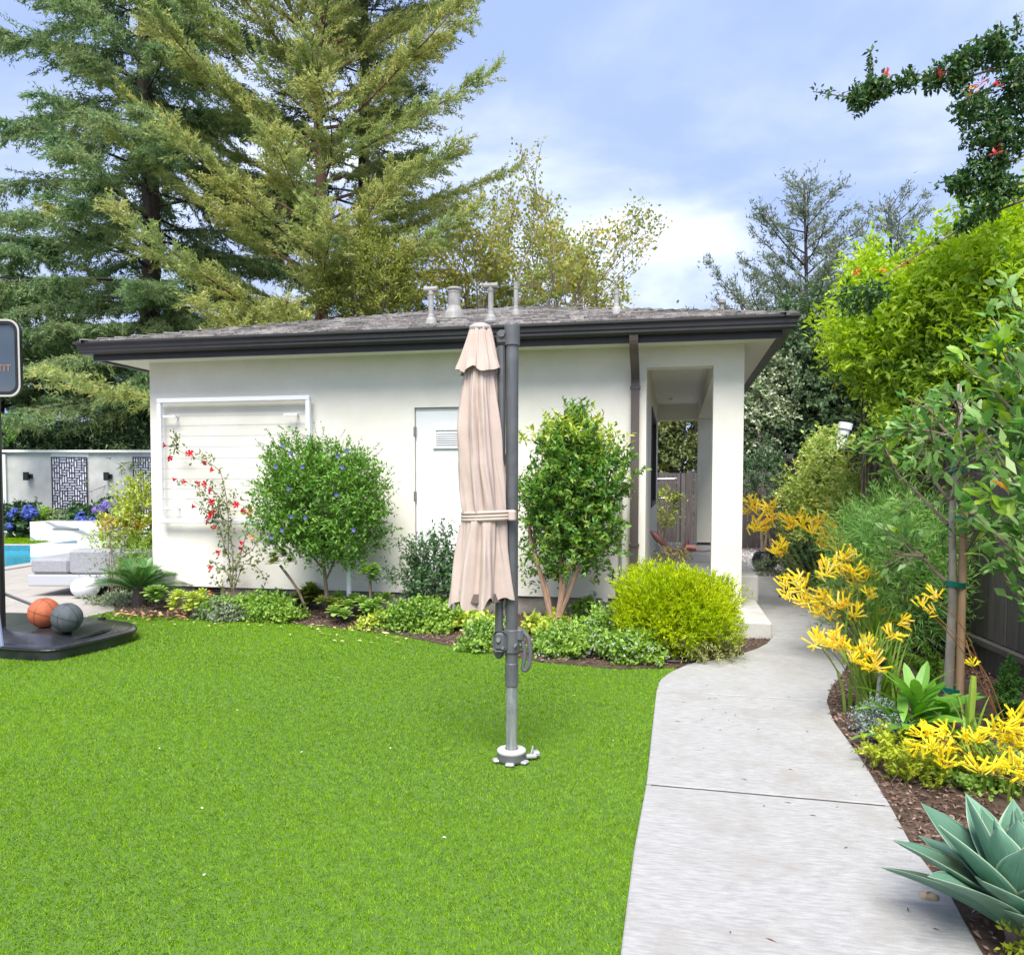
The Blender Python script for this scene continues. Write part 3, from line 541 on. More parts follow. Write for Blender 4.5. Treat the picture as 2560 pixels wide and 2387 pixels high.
for e in (at(92, 1516, D=6.75),): obj('brace_rod', tube([pb+(pt_-pb)*.155, e, e+(e-(pb+(pt_-pb)*.155))*.2], .012, 8), mat('rod_steel', (.16, .16, .17), None, .4, metal=.5), hoop)
obj('strut', tube([at(-6, 1530, D=6.0), at(6, 1618, D=5.75)], .014, 8), mat('blue_strut', (.12, .15, .22), None, .4), hoop)
def rrect(x0, x1, z0, z1, r, k=6):
    P = []
    for cx_, cz_, a0 in ((x1-r, z0+r, -PI/2), (x1-r, z1-r, 0), (x0+r, z1-r, PI/2), (x0+r, z0+r, PI)): P += [(cx_+r*math.cos(a0+i*PI/2/k), cz_+r*math.sin(a0+i*PI/2/k)) for i in range(k+1)]
    return P
BD = 6.3; b0 = (800-1216)/F*BD; bx1 = (60-CX)/F*BD; bx0 = bx1-1.10; bz1 = at(60, 800, D=BD)[2]; bz0 = at(60, 991, D=BD)[2]
def ringY(po, pi, y0, y1):
    n = len(po); V = [(x, y, z) for P, y in ((po, y0), (pi, y0), (pi, y1), (po, y1)) for x, z in P]; Fc = []
    for a in range(4):
        b = (a+1) % 4
        for k in range(n): Fc.append([a*n+k, a*n+(k+1) % n, b*n+(k+1) % n, b*n+k])
    return np.array(V), Fc
bo = obj('backboard', camframe(prismY(rrect(bx0+.02, bx1-.02, bz0+.02, bz1-.02, .07), BD+.005, BD+.015)), mat('smoked_acrylic', (.035, .05, .06), (.05, .065, .075), .04, 2., spec=1., clear=1.), hoop)
obj('backboard_frame', camframe(ringY(rrect(bx0, bx1, bz0, bz1, .085), rrect(bx0+.036, bx1-.036, bz0+.036, bz1-.036, .06), BD-.012, BD+.03)), blackm, bo)
obj('frame_trim', camframe(ringY(rrect(bx0-.004, bx1+.004, bz0-.004, bz1+.004, .088), rrect(bx0+.010, bx1-.010, bz0+.010, bz1-.010, .08), BD-.014, BD-.0125)), mat('pale_trim', (.42, .42, .38), None, .5), bo)
fc = bpy.data.curves.new('lettering', 'FONT'); fc.body = 'TIT'; fc.size = .075; fc.extrude = .0006; fc.align_x = 'RIGHT'
_tmp = bpy.data.objects.new('lettering', fc); COL.objects.link(_tmp); bpy.context.view_layer.update()
_me = bpy.data.meshes.new_from_object(_tmp.evaluated_get(bpy.context.evaluated_depsgraph_get())); bpy.data.objects.remove(_tmp); _me.name = 'lettering'; _me.materials.clear()
lt = bpy.data.objects.new('lettering', _me); COL.objects.link(lt); lt.parent = bo
tp_ = cf(bx1-.075, BD+.002, bz0+.195); lt.location = Vector(tp_-wpos(hoop)); lt.rotation_euler = (PI/2, 0, YAW); _me.materials.append(mat('faded_orange', (.30, .16, .09), None, .6))
obj('backboard_arm', tube([cf(bx0+.35, BD+.03, (bz0+bz1)/2), pt_], .025, 8), blackm, hoop)
def ball(label, c, r, m_):
    o = obj('basketball', ellipsoid(c, (r, r, r), 32, 18), m_, label=label, cat='ball', smooth=True); return o
bc1, bc2 = at(111, 1543, D=6.62), at(168, 1556, D=6.42)
r1, r2 = .124, .118; z1, z2 = .178+r1-.004, .178+r2-.004
for c_, r_, m_, lb in ((np.array([bc1[0], bc1[1], z1]), r1, mat('orange_rubber', (.36, .085, .03), (.44, .115, .04), .6, 30., bump=.35, bscale=700, c3=(.30, .075, .04), sc3=4), 'orange basketball resting on the black hoop base'), (np.array([bc2[0], bc2[1], z2]), r2, mat('grey_rubber', (.055, .068, .08), (.075, .09, .105), .6, 30., bump=.35, bscale=700, c3=(.11, .12, .13), sc3=4), 'dark grey basketball resting against the orange one')):
    bt = thing('basketball', lb, 'ball', tuple(c_-[0, 0, r_])); obj('cover', ellipsoid(c_, (r_, r_, r_), 36, 20), m_, bt, smooth=True)
    g = []
    for ax in (np.array([.3, .2, 1.]), np.array([1., .1, -.2]), np.array([.2, 1., .3])):
        s_, b2 = frame(norm(ax)); g.append(tube([c_+(r_-.0006)*(math.cos(a)*s_+math.sin(a)*b2) for a in np.linspace(0, 2*PI, 48)], .0021, 5, False))
    obj('seam', join(*g), blackm, bt)

# ------------------------------------------------------------------ pool terrace
deck = thing('pool_terrace', 'pale travertine paving between lawn and pool', 'terrace', (-8, 8, 0), kind='structure')
obj('deck_bed', camframe(join(box(-8.30, -4.0, 5, 20, -.075, -.045), box(-24, -8.302, 18.45, 20, -.075, -.045), box(-24, -8.302, 5, 11.95, -.075, -.045))), mat('grout', (.36, .34, .31), None, .95), deck)
PX0, PX1, PY0, PY1 = -15.5, -8.52, 12.2, 18.25        # pool in lateral / distance
tmes = meshdata('paver', *(lambda v: (v[0], v[1]))(box(-.297, .297, -.297, .297, -.035, .0, .004)), tile_m); cnt = 0
for i in range(60):
    for j in range(40):
        lat, D = -4.2-.6*i, 5.4+.6*j
        if not (6.3 < D < 19.4): continue
        if PX0-.3 < lat < PX1+.25 and PY0-.3 < D < PY1+.3: continue
        p = cf(lat, D); u = CX+lat/D*F
        if p[0] > -6.28 or (p[1] > 7.9 and p[0] > -6.3) or not (-200 < u < 420): continue
        if D > 15 and lat > -8.3: continue
        cnt += 1
        if cnt > 290: continue
        inst('paver', tmes, deck, Matrix.Translation(Vector((p[0], p[1], 0.))) @ Matrix.Rotation(YAW, 4, 'Z'))
wat = mat('pool_water_surface', (.03, .26, .36), (.05, .34, .45), .12, 3., bump=.12, bscale=9, spec=.25)
obj('pool_edge_infill', prism([(-5.966, 5.2), (-5.966, 7.75), (-6.3, 8.0), (-6.6, 8.0), (-6.6, 5.2)], -.045, -.004), tile_m, deck)
pool = thing('swimming_pool', 'rectangular pool with turquoise water and pale coping', 'pool', tuple(cf(-12, 15, 0)), kind='structure')
obj('water', camframe(box(PX0, PX1, PY0, PY1, -.30, -.13)), wat, pool)
pt1 = mat('pool_plaster', (.10, .52, .62), (.13, .58, .68), .5, 4.); ptile = mat('waterline_tile', (.02, .13, .20), (.06, .27, .36), .25, 60., detail=2)
for n_, vf, m_ in (('coping', camframe(box(PX0-.3, PX1+.3, PY1+.02, PY1+.32, -.06, .004, .01)), tile_m), ('coping', camframe(box(PX1+.02, PX1+.3, PY0-.3, PY1+.018, -.06, .004, .01)), tile_m), ('coping', camframe(box(PX0-.3, PX1+.018, PY0-.3, PY0-.02, -.06, .004, .01)), tile_m),
                   ('waterline_band', camframe(box(PX0, PX1, PY1-.02, PY1+.018, -.13, -.005)), ptile), ('waterline_band', camframe(box(PX1-.02, PX1+.018, PY0, PY1-.022, -.13, -.005)), ptile), ('pool_shell', camframe(box(PX0-.2, PX1+.2, PY0-.2, PY1+.2, -.45, -.31)), pt1)): obj(n_, vf, m_, pool)
obj('deeper_blue_sheet', camframe(box(PX0+.1, -9.9, PY0+.2, 15.2, -.128, -.1265)), mat('deeper_blue_water', (.02, .24, .36), (.03, .30, .42), .12, 3., spec=.25), pool)  # thin sheet of slightly deeper blue lying on the water
spa = thing('spa_ledge', 'white raised spa ledge at the right end of the pool', 'spa', tuple(cf(-9.3, 17, 0))); obj('ledge', camframe(join(box(-9.85, -8.3, 16.3, 16.6, -.1, .16), box(-9.85, -9.6, 16.602, 17.9, -.1, .16), box(-9.598, -8.3, 17.6, 17.9, -.1, .16))), mat('white_stone', (.55, .56, .58), (.60, .61, .62), .5, 3.), spa); obj('spa_water', camframe(box(-9.598, -8.3, 16.602, 17.598, -.1, .08)), wat, spa)
grs = obj('far_lawn', camframe(box(-24, -6.5, 18.62, 22, -.06, .01)), turf_base, label='strip of lawn beyond the pool', cat='lawn', kind='structure')
rg = np.random.default_rng(77); n = 14000; Pg = np.stack([rg.uniform(-16, -11.2, n), rg.uniform(18.65, 20.4, n), np.full(n, .01)], 1); Vg, Fg = blade3(Pg, norm(rg.normal(size=(n, 3))*.5+[0, 0, 1]), rvec(rg, n), .05, .016); obj('far_turf_blades', camframe((Vg, Fg)), MATS['turf_blade'], label='green turf blades beyond the pool', cat='grass', kind='stuff')
marble = mat('white_marble', (.74, .75, .78), (.80, .80, .82), .25, 2., c3=(.62, .63, .67), sc3=.8)
nt = marble.node_tree; pr = [x for x in nt.nodes if x.type == 'BSDF_PRINCIPLED'][0]; wv = nd(nt, 'ShaderNodeTexWave', Scale=.55, Distortion=9.0, Detail=3.0); wv.inputs['Detail Scale'].default_value = .8; tcn = nd(nt, 'ShaderNodeTexCoord'); mpn = nd(nt, 'ShaderNodeMapping'); mpn.inputs['Rotation'].default_value = (0, 1.25, .2); nt.links.new(tcn.outputs['Object'], mpn.inputs[0]); nt.links.new(mpn.outputs[0], wv.inputs['Vector'])
vein = rampn(nt, wv.outputs['Fac'], [(.0, (.25, .26, .29)), (.045, (.56, .57, .59)), (1, (.60, .60, .62))]); nt.links.new(vein, pr.inputs['Base Color'])
mb = thing('marble_water_feature', 'white veined marble block with a dark water slot beside the pool', 'water feature', tuple(cf(-10.8, 19.8, 0)))
ML0, ML1, MD = -11.66, -9.90, 19.30
obj('block', camframe(join(box(ML0, ML1, MD, MD+.9, -.02, .10), box(ML0, ML1, MD, MD+.9, .10, .485))), marble, mb) if False else obj('block', camframe(box(ML0, ML1, MD, MD+.9, -.02, .485, .006)), marble, mb)
obj('water_slot', camframe(box(-11.1, -10.47, MD-.012, MD+.002, .30, .335)), mat('slot_grey', (.16, .17, .18), None, .5), mb)
obj('end_block', camframe(box(ML1+.004, ML1+.72, MD+.15, MD+.9, -.02, .46, .006)), mat('grey_marble', (.60, .61, .64), (.68, .69, .71), .3, 2.), mb)
# sofa, seen from behind
sofa = thing('outdoor_sofa', 'low white outdoor sectional sofa with pale grey cushions on the terrace', 'sofa', tuple(cf(-5.2, 10.2, 0)))
sf = mat('sofa_fabric', (.25, .255, .28), (.30, .305, .33), .95, 30., bump=.4, bscale=300); sfw = mat('sofa_frame_white', (.38, .39, .42), None, .45)
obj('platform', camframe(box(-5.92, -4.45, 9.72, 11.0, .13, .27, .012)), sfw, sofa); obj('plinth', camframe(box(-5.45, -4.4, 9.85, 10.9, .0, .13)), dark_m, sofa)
obj('seat_cushion', camframe(box(-5.90, -5.42, 9.75, 10.95, .272, .47, .035)), sf, sofa); obj('backrest', camframe(box(-5.41, -4.35, 9.72, 9.98, .272, .575, .03)), sf, sofa); obj('seat_cushion', camframe(box(-5.41, -4.35, 9.99, 10.95, .272, .47, .035)), sf, sofa)
obj('arm_block', camframe(box(-6.0, -4.6, 12.2, 12.5, .2, .68, .03)), sfw, sofa); obj('platform', camframe(box(-6.0, -4.6, 12.5, 13.2, .1, .35, .02)), sfw, sofa)
for i, (u, v, D) in enumerate(((322, 1352, 12.0), (350, 1338, 12.1))):
    p = at(u, v, D=D); V, Fc = ellipsoid(p, (.22, .10, .19), 20, 12); obj('throw_pillow', (V, Fc), mat('pillow_blue', (.30, .36, .42), (.62, .65, .70), .9, 9., lo=.45, hi=.55) if i == 0 else MATS['pillow_blue'], label='blue grey throw pillow lying on the sofa near the corner' if i == 0 else 'patterned pillow at the right end of the sofa', cat='pillow', smooth=True)
eg = at(199, 1497, z=0); V, Fc = ellipsoid((eg[0], eg[1]+.1, .125), (.165, .16, .128), 32, 18); obj('pebble_lamp', (V, Fc), mat('frosted_white', (.60, .61, .66), None, .45), label='smooth white egg shaped outdoor lamp on the terrace', cat='lamp', smooth=True)
# garden wall behind the pool
gw = thing('garden_wall', 'pale grey rendered garden wall behind the pool', 'wall', tuple(cf(-12, 21.5, 0)))
rend = mat('grey_render', (.37, .37, .355), (.50, .50, .485), .9, 1.6, bump=.2, bscale=80, c3=(.33, .33, .31), sc3=.7)
obj('wall_panel', camframe(box(-13.56, -8.6, 21.5, 21.7, -.1, 2.24)), rend, gw); obj('wall_panel', camframe(box(-20, -13.563, 21.44, 21.7, -.1, 2.20)), mat('pale_render', (.56, .58, .56), (.62, .64, .62), .9, 2.), gw)
obj('coping', camframe(box(-20, -8.5, 21.40, 21.74, 2.243, 2.31, .008)), mat('coping_white', (.62, .62, .60), (.68, .68, .66), .8, 3.), gw)
obj('recess_strip', camframe(box(-12.36, -11.36, 21.488, 21.499, 2.12, 2.24)), MATS['coping_white'], gw)
navy = mat('navy_metal', (.022, .020, .045), None, .5)
def lattice(lat0, lat1, z0, z1, label, seed):
    t = thing('metal_screen_panel', label, 'screen', tuple(cf((lat0+lat1)/2, 21.44, z0)), 'dark lattice screens on the garden wall')
    obj('backing', camframe(box(lat0, lat1, 21.470, 21.485, z0, z1)), mat('screen_backing', (.70, .70, .76), None, .6) if 'screen_backing' not in MATS else MATS['screen_backing'], t)
    rg = np.random.default_rng(seed); nx = 14; cw = (lat1-lat0)/nx; nz = int((z1-z0)/cw); cw2 = (z1-z0)/nz; used = np.zeros((nx, nz), int); bars = []; bw = .017
    bars.append(ringY([(lat0-.01, z0-.01), (lat1+.01, z0-.01), (lat1+.01, z1+.01), (lat0-.01, z1+.01)], [(lat0+.012, z0+.012), (lat1-.012, z0+.012), (lat1-.012, z1-.012), (lat0+.012, z1-.012)], 21.44, 21.468))
    cell = np.full((nx, nz), -1); idn = 0
    for j in range(nz):
        for i in range(nx):
            if cell[i, j] >= 0: continue
            hor = ((i//3+j//3) % 2 == 0) ^ (rg.random() < .18); L_ = int(rg.integers(2, 4))
            for k in range(L_):
                a, b = (i+k, j) if hor else (i, j+k)
                if a >= nx or b >= nz or cell[a, b] >= 0: break
                cell[a, b] = idn
            idn += 1
    for i in range(nx):
        for j in range(nz):
            x, z = lat0+i*cw, z0+j*cw2
            if i > 0 and cell[i-1, j] != cell[i, j]: bars.append(box(x-bw/2, x+bw/2, 21.445, 21.4655, z-.002, z+cw2+.002))
            if j > 0 and cell[i, j-1] != cell[i, j]: bars.append(box(x-.002, x+cw+.002, 21.446, 21.4665, z-bw/2, z+bw/2))
    obj('lattice_bars', camframe(join(*bars)), navy, t, kind='stuff')
lattice(-12.33, -11.40, .55, 2.12, 'dark navy lattice screen panel seen whole between two wall lamps', 4)
lattice(-10.15, -9.22, .55, 2.12, 'dark navy lattice screen panel half hidden by the house corner', 9)
for u, lb in ((70, 'black wall lamp left of the whole lattice screen'), (270, 'black wall lamp between the two lattice screens')):
    p0 = at(u, 1191, D=21.4); lat = (u-CX)/F*21.4; t = thing('wall_lamp', lb, 'lamp', tuple(p0), 'black lamps on the garden wall'); obj('shade', camframe(box(lat-.075, lat+.045, 21.32, 21.42, 1.50, 1.72, .008)), blackm, t); obj('bracket', camframe(box(lat-.02, lat+.085, 21.42, 21.499, 1.55, 1.67)), blackm, t)

# ------------------------------------------------------------------ side fence and back fence
FH = 1.80
fe = thing('board_fence', 'dark brown vertical board fence with top rail and kickboard along the right bed', 'fence', (fx(7), 7, 0))
y = 1.2; rf = np.random.default_rng(2); gap = .018
while y < 13.8:
    wd = .285+rf.uniform(-.006, .006); off = rf.uniform(-.004, .004); y2 = min(y+wd, 13.85)
    V, Fc = box(-.011, .011, y+gap/2, y2-gap/2, .26, FH-.03); V[:, 0] += 2.59-.0548*V[:, 1]+off; obj('board', (V, Fc), fence_m, fe); y = y2
def alongfence(x0, x1, y0, y1, z0, z1):
    V, Fc = box(x0, x1, y0, y1, z0, z1); V[:, 0] += 2.59-.0548*V[:, 1]; return V, Fc
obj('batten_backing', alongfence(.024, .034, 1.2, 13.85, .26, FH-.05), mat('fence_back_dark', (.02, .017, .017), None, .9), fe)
obj('top_rail', alongfence(-.055, .06, 1.2, 13.87, FH-.028, FH+.012), rail_m, fe); obj('upper_rail', alongfence(-.05, -.013, 1.2, 13.85, FH-.16, FH-.07), fence_m, fe) if False else None
obj('kickboard', alongfence(-.03, .012, 1.2, 13.85, -.05, .205), fence_m, fe); obj('base_rail', alongfence(-.06, .03, 1.2, 13.86, .208, .250), rail_m, fe)
for yy in (13.9, 8.6): obj('post', alongfence(-.02 if yy > 10 else .04, .08 if yy > 10 else .13, yy-.05, yy+.05, -.05, FH+.10 if yy > 10 else FH), fence_m, fe)
bf = thing('back_fence', 'dark brown board fence and gate closing the yard behind the house', 'fence', (0, 18, 0)); x = -3.0
BFY = 18.0; BFH = 1.665
while x < 2.2:
    wd = .19+rf.uniform(-.01, .01); obj('board', box(x+.006, x+wd-.006, BFY+rf.uniform(-.004, .004), BFY+.025, .03, BFH+rf.uniform(-.01, .01)), fence_m, bf); x += wd
obj('back_rail', box(-3, 2.2, BFY+.03, BFY+.07, .5, .6), fence_m, bf); obj('gate_gap', box(.12, .145, BFY-.012, BFY-.006, .03, BFH), dark_m, bf)
for v in (1197, 1245): 
    a, b = at(1640, v, Y=BFY-.15), at(1690, v-1, Y=BFY-.15); obj('espalier_wire', join(tube([a, b], .007, 6), ellipsoid(b, (.025, .025, .025), 10, 6)), wire_m, bf)
rt_ = [(1.6, 13.95, 18.0), ]
y = 13.98
while y < 18: V, Fc = box(-.012, .012, y+.006, y+.19, .03, 1.60); V[:, 0] += 2.2-.0*V[:, 1]; obj('board', (V, Fc), fence_m, bf); y += .2
pp = at(2108, 1090, Y=12.6); pst = thing('white_pipe', 'white capped pipe leaning up behind the fence', 'pipe', (pp[0], 12.6, 0)); 
a, b = at(2098, 1128, Y=12.6), at(2112, 1070, Y=12.6); obj('pipe', tube([np.array([a[0]-.2, 12.6, 0]), a, b], .075, 14), mat('white_pvc', (.62, .66, .72), (.7, .73, .77), .4, 4.), pst); obj('cap', tube([b-(b-a)*.05, b+(b-a)*.22], .098, 14), MATS['white_pvc'], pst)

# ------------------------------------------------------------------ trees beyond the wall and the house
bark_red = mat('redwood_bark', (.085, .045, .032), (.19, .10, .07), .95, 9., stretch=(1, 1, .12), bump=.9, bscale=30)
bark_dark = mat('dark_bark', (.03, .025, .024), (.075, .06, .05), .95, 9., stretch=(1, 1, .12), bump=.9, bscale=30)
bark_pale = mat('pale_bark', (.24, .21, .17), (.40, .36, .30), .9, 8., stretch=(1, 1, .25), bump=.5, bscale=60, c3=(.16, .13, .10), sc3=6)
bark_twig = mat('twig_bark', (.12, .085, .06), (.22, .17, .13), .9, 9.)
fol_dark = leafmat('redwood_foliage', [(.06, .14, .06), (.12, .225, .09), (.21, .325, .135), (.33, .42, .21)], .65, .48, (.30, .36, .155), .45, .55, .7)
fol_olive = leafmat('olive_foliage', [(.22, .28, .085), (.36, .42, .13), (.53, .54, .20), (.66, .60, .27)], .65, .5, (.24, .36, .14), .25, .5, .6)
fol_mid = leafmat('fir_foliage', [(.09, .15, .06), (.17, .24, .085), (.27, .33, .12)], .6, .4, (.17, .19, .06), .5, .5, .5)
def conifer(seed, base, H, r0, levels, Lf, elev, curve, bark, fol, name, label, twn=5.5, tw=1.15, spr=9, sl=.17, sw=.05, lean=(0, 0), azw=None, zlo=1.5, group='tall conifers behind the wall and house', tdroop=.1):
    rg = np.random.default_rng(seed); base = np.array(base, float); t = thing(name, label, 'tree', tuple(base), group)
    zs_ = np.linspace(0, H, 14); TP_ = np.stack([base[0]+lean[0]*zs_/H+.06*np.sin(zs_*.7+seed), base[1]+lean[1]*zs_/H+.06*np.cos(zs_*.6), zs_], 1)
    obj('trunk', tube(TP_, r0*(1-.72*zs_/H), 10), bark, t, smooth=True)
    Pv, Dv, Br = [], [], []; az = rg.uniform(0, 6.28)
    for z in levels:
        az += 2.4+rg.normal()*.35; wz = azw(az) if azw else 1.; L = Lf(z)*wz*rg.uniform(.72, 1.18)
        if L < .3: continue
        n = 12; s = np.linspace(0, 1, n); e = elev(z)+rg.normal()*.09; a2 = az+rg.normal()*.25*s; b0_ = np.array([np.interp(z, zs_, TP_[:, 0]), np.interp(z, zs_, TP_[:, 1]), z])
        rad = L*s*math.cos(e); hgt = L*(math.sin(e)*s+curve*s*s); P = b0_+np.stack([rad*np.cos(a2), rad*np.sin(a2), hgt], 1)
        Br.append(tube(P, np.linspace(.012+.008*L, .005, n), 5, False))
        m = max(6, int(L*twn*2)); ts = np.sort(rg.uniform(.12, 1., m)**.8); T = norm(np.gradient(P, axis=0))
        for q in ts:
            k = q*(n-1); i = min(int(k), n-2); f = k-i; p = P[i]*(1-f)+P[i+1]*f; td = T[i]; side = norm(np.cross(td, [0, 0, 1.]))*(1 if rg.random() < .5 else -1)
            d = norm(td*rg.uniform(.5, 1.1)+side*rg.uniform(.35, 1.1)+np.array([0, 0, rg.normal()*.22-tdroop])); l = tw*(1.15-.75*q)*rg.uniform(.6, 1.2)*min(1, L/2.4)
            ks = max(3, int(spr*l/.6)); u_ = rg.uniform(.05, 1, ks)[:, None]; Pv.append(p+d*l*u_+rg.normal(size=(ks, 3))*.035+np.array([0, 0, -.09*l])*u_**2); Dv.append(norm(d*.8+rg.normal(size=(ks, 3))*.55+np.array([0, 0, -tdroop*.5])))
        kt = 14; Pv.append(P[-1]+rg.normal(size=(kt, 3))*.12); Dv.append(norm(T[-1]+rg.normal(size=(kt, 3))*.5))
    P = np.vstack(Pv); D = np.vstack(Dv); k = P[:, 2] > zlo; P, D = P[k], D[k]; n = len(P)
    obj('branches', join(*Br), bark, t, kind='stuff'); obj('crown', blade3(P, D, norm(rg.normal(size=(n, 3))+[0, 0, .6]), sl*rg.uniform(.6, 1.35, n), sw*rg.uniform(.7, 1.3, n)), fol, t, kind='stuff'); return t
def lv(z0, z1, n): return np.linspace(z0, z1, n)
pa = cf((386-CX)/F*27, 27); pbt = cf((808-CX)/F*25, 25); pc = cf((917-CX)/F*28, 28)
conifer(1, pa, 24, .42, lv(2.0, 22, 126), lambda z: 6.8*(1-.62*max(0, z-5)/19)*(1 if z > 3 else .8), lambda z: .05+.012*(z-6), -.16, bark_dark, fol_dark, 'redwood_tree', 'dark green redwood with a thick dark trunk, leftmost of the tall conifers', 8.0, 1.4, 30, .15, .043, tdroop=.28)
conifer(2, pbt, 23, .24, lv(3.4, 21, 88), lambda z: 6.3*(1-.42*max(0, z-5)/18), lambda z: .30+.035*(z-5), .05, bark_red, fol_olive, 'cedar_tree', 'olive green conifer with a slim reddish trunk and long rising feathery limbs', 7.4, 1.45, 34, .14, .040, azw=lambda a: 1.05+.12*math.cos(a-(PI+YAW))+.30*abs(math.cos(a-(PI+YAW)))-.45*max(0, math.cos(a+PI/2-YAW)), tdroop=.02)
conifer(3, pc, 24, .30, lv(2.6, 23, 84), lambda z: 4.9*(1-.45*max(0, z-4)/20), lambda z: .02+.03*(z-6), -.10, bark_dark, fol_mid, 'fir_tree', 'dim green conifer with a dark trunk right of the reddish trunk', 7.0, 1.15, 28, .14, .038, tdroop=.15)
conifer(4, cf(-16.3, 25.5), 9.5, .25, lv(1.4, 9.2, 62), lambda z: 4.6*(1-.55*max(0, z-3)/7), lambda z: .1, -.22, bark_dark, fol_dark, 'young_redwood', 'shorter bluish green redwood drooping over the pool wall at far left', 7.5, 1.2, 24, .18, .042, tdroop=.3)
conifer(5, cf(-10.6, 25.2), 7.2, .2, lv(1.3, 7., 56), lambda z: 4.0*(1-.6*max(0, z-2.5)/5), lambda z: .05, -.25, bark_dark, fol_dark, 'young_redwood', 'low dense redwood filling the gap between wall and house roof', 7.5, 1.1, 24, .18, .042, tdroop=.3)
# broadleaved trees
def grow(rg, p, d, L, r, depth, segs, tips, split=(2, 3), ang=.5, up=.12, shrink=.74):
    n = 5; P = [p]
    for i in range(n): d = norm(d+rg.normal(size=3)*.07+np.array([0, 0, up*.3])); P.append(P[-1]+d*L/n)
    segs.append((np.array(P), r, r*.68, depth)); tips.append((P[-1], d, depth)); tips.append((P[3], d, depth))
    if depth <= 0: return
    for k in range(rg.integers(split[0], split[1]+1)):
        a, _ = frame(d); ax = norm(rg.normal(size=3)); nd_ = norm(d+np.cross(d, ax)*ang*rg.uniform(.6, 1.3)+np.array([0, 0, up])); grow(rg, P[-1] if k else P[-1], nd_, L*shrink*rg.uniform(.8, 1.15), r*.62, depth-1, segs, tips, split, ang, up, shrink)
def leafy(seed, base, starts, name, label, cat, bark, lm, depth=4, L=1.5, r=.09, ang=.5, up=.12, shrink=.75, split=(2, 3), nleaf=14, lsp=.25, ll=.08, lw=.05, mind=1, group=None, fold=.15, hang=.0):
    rg = np.random.default_rng(seed); base = np.array(base, float); t = thing(name, label, cat, tuple(base), group); segs, tips = [], []
    for off, d in starts: grow(rg, base+np.array(off, float), norm(np.array(d, float)), L*rg.uniform(.9, 1.1), r, depth, segs, tips, split, ang, up, shrink)
    dm = max(s[3] for s in segs); obj('trunk', join(*[tube(P, np.linspace(a, b, len(P)), 7 if dd == dm else 4, False) for P, a, b, dd in segs if dd >= dm-1]), bark, t); rest = [tube(P, np.linspace(a, max(b, .004), len(P)), 4, False) for P, a, b, dd in segs if dd < dm-1]
    if rest: obj('branches', join(*rest), bark, t, kind='stuff')
    T = np.array([p for p, d, k in tips if k <= mind]); Dd = np.array([d for p, d, k in tips if k <= mind]); n = len(T)*nleaf; P = np.repeat(T, nleaf, 0)+rg.normal(size=(n, 3))*lsp-np.repeat(Dd, nleaf, 0)*rg.uniform(0, lsp*1.5, (n, 1))
    obj('crown', leafq(P, norm(np.repeat(Dd, nleaf, 0)*.4+rg.normal(size=(n, 3))*.7-[0, 0, hang]), norm(rg.normal(size=(n, 3))*.7+[0, 0, 1]), ll*rg.uniform(.7, 1.3, n), lw*rg.uniform(.7, 1.3, n), fold), lm, t, kind='stuff'); return t, T
fol_aut = leafmat('yellowing_leaf', [(.22, .28, .06), (.36, .40, .08), (.52, .48, .10), (.56, .40, .12)], .6, .5, (.18, .27, .08), .4, .6, .6)
q1 = cf((1320-CX)/F*26, 26); q2 = cf((1440-CX)/F*27, 27); q3 = cf((1200-CX)/F*25.5, 25.5)
leafy(21, q1, [((0, 0, 0), (-.12, 0, 1)), ((.1, .1, 0), (.40, .1, 1)), ((-.1, 0, 0), (-.45, 0, 1))], 'sycamore_tree', 'thin yellowing tree with pale fanning stems just behind the roof vents', 'tree', bark_pale, fol_aut, 5, 3.4, .10, .48, .07, .74, (2, 3), 9, .16, .125, .09, 1, 'thin yellowing trees behind the roof')
leafy(22, q2, [((0, 0, 0), (.02, 0, 1)), ((.1, 0, 0), (.34, 0, 1)), ((0, .2, 0), (.18, .3, 1)), ((-.2, .2, 0), (-.4, .2, 1))], 'sycamore_tree', 'thin yellowing tree leaning right, rightmost of those behind the roof', 'tree', bark_pale, fol_aut, 5, 2.75, .10, .50, .06, .73, (2, 3), 10, .16, .125, .09, 1, 'thin yellowing trees behind the roof')
leafy(23, q3, [((0, 0, 0), (.15, 0, 1)), ((-.2, .1, 0), (-.3, .1, 1))], 'sycamore_tree', 'sparse yellow brown tree beside the dim conifer behind the roof', 'tree', bark_pale, fol_aut, 5, 2.9, .09, .46, .08, .73, (2, 3), 9, .16, .125, .09, 1, 'thin yellowing trees behind the roof')
def bushthing(name, label, cat, lm, seed, c, r, nt, tl, nl, L, W, base=None, nst=8, sr=.012, bark=None, part='foliage', group=None, flowers=None, **kw):
    VF, T = bush(seed, c, r, nt, tl, nl, L, W, **kw); base = (c[0], c[1], 0.) if base is None else base
    t = thing(name, label, cat, tuple(base), group); obj(part, VF, lm, t, kind='stuff')
    if nst: obj('stems', stems(seed+1, base, T, nst, sr, sr*.35), bark or bark_twig, t)
    return t, T
fol_lime = leafmat('lime_foliage', [(.17, .22, .04), (.27, .31, .06), (.38, .40, .10)], .55, .3, (.11, .16, .04), .3, 1., .5)
lp = at(918, 705, D=23.0); bushthing('sunlit_branch_clump', 'lime green leaf clump standing in for a sunlit cedar branch above the roof left of the vents', 'tree', fol_lime, 31, lp, (1.25, 1.0, 1.15), 900, .5, 14, .13, .035, base=(lp[0], lp[1], 0), nst=6, sr=.05, p=2., lump=.3)  # bright lime colour paints the sunlight on a lower branch of the cedar
fol_shade = leafmat('painted_shade_leaf', [(.02, .05, .022), (.04, .085, .035), (.07, .12, .05)], .55, .2)  # near-black greens carry painted shade for the fill behind the pool wall
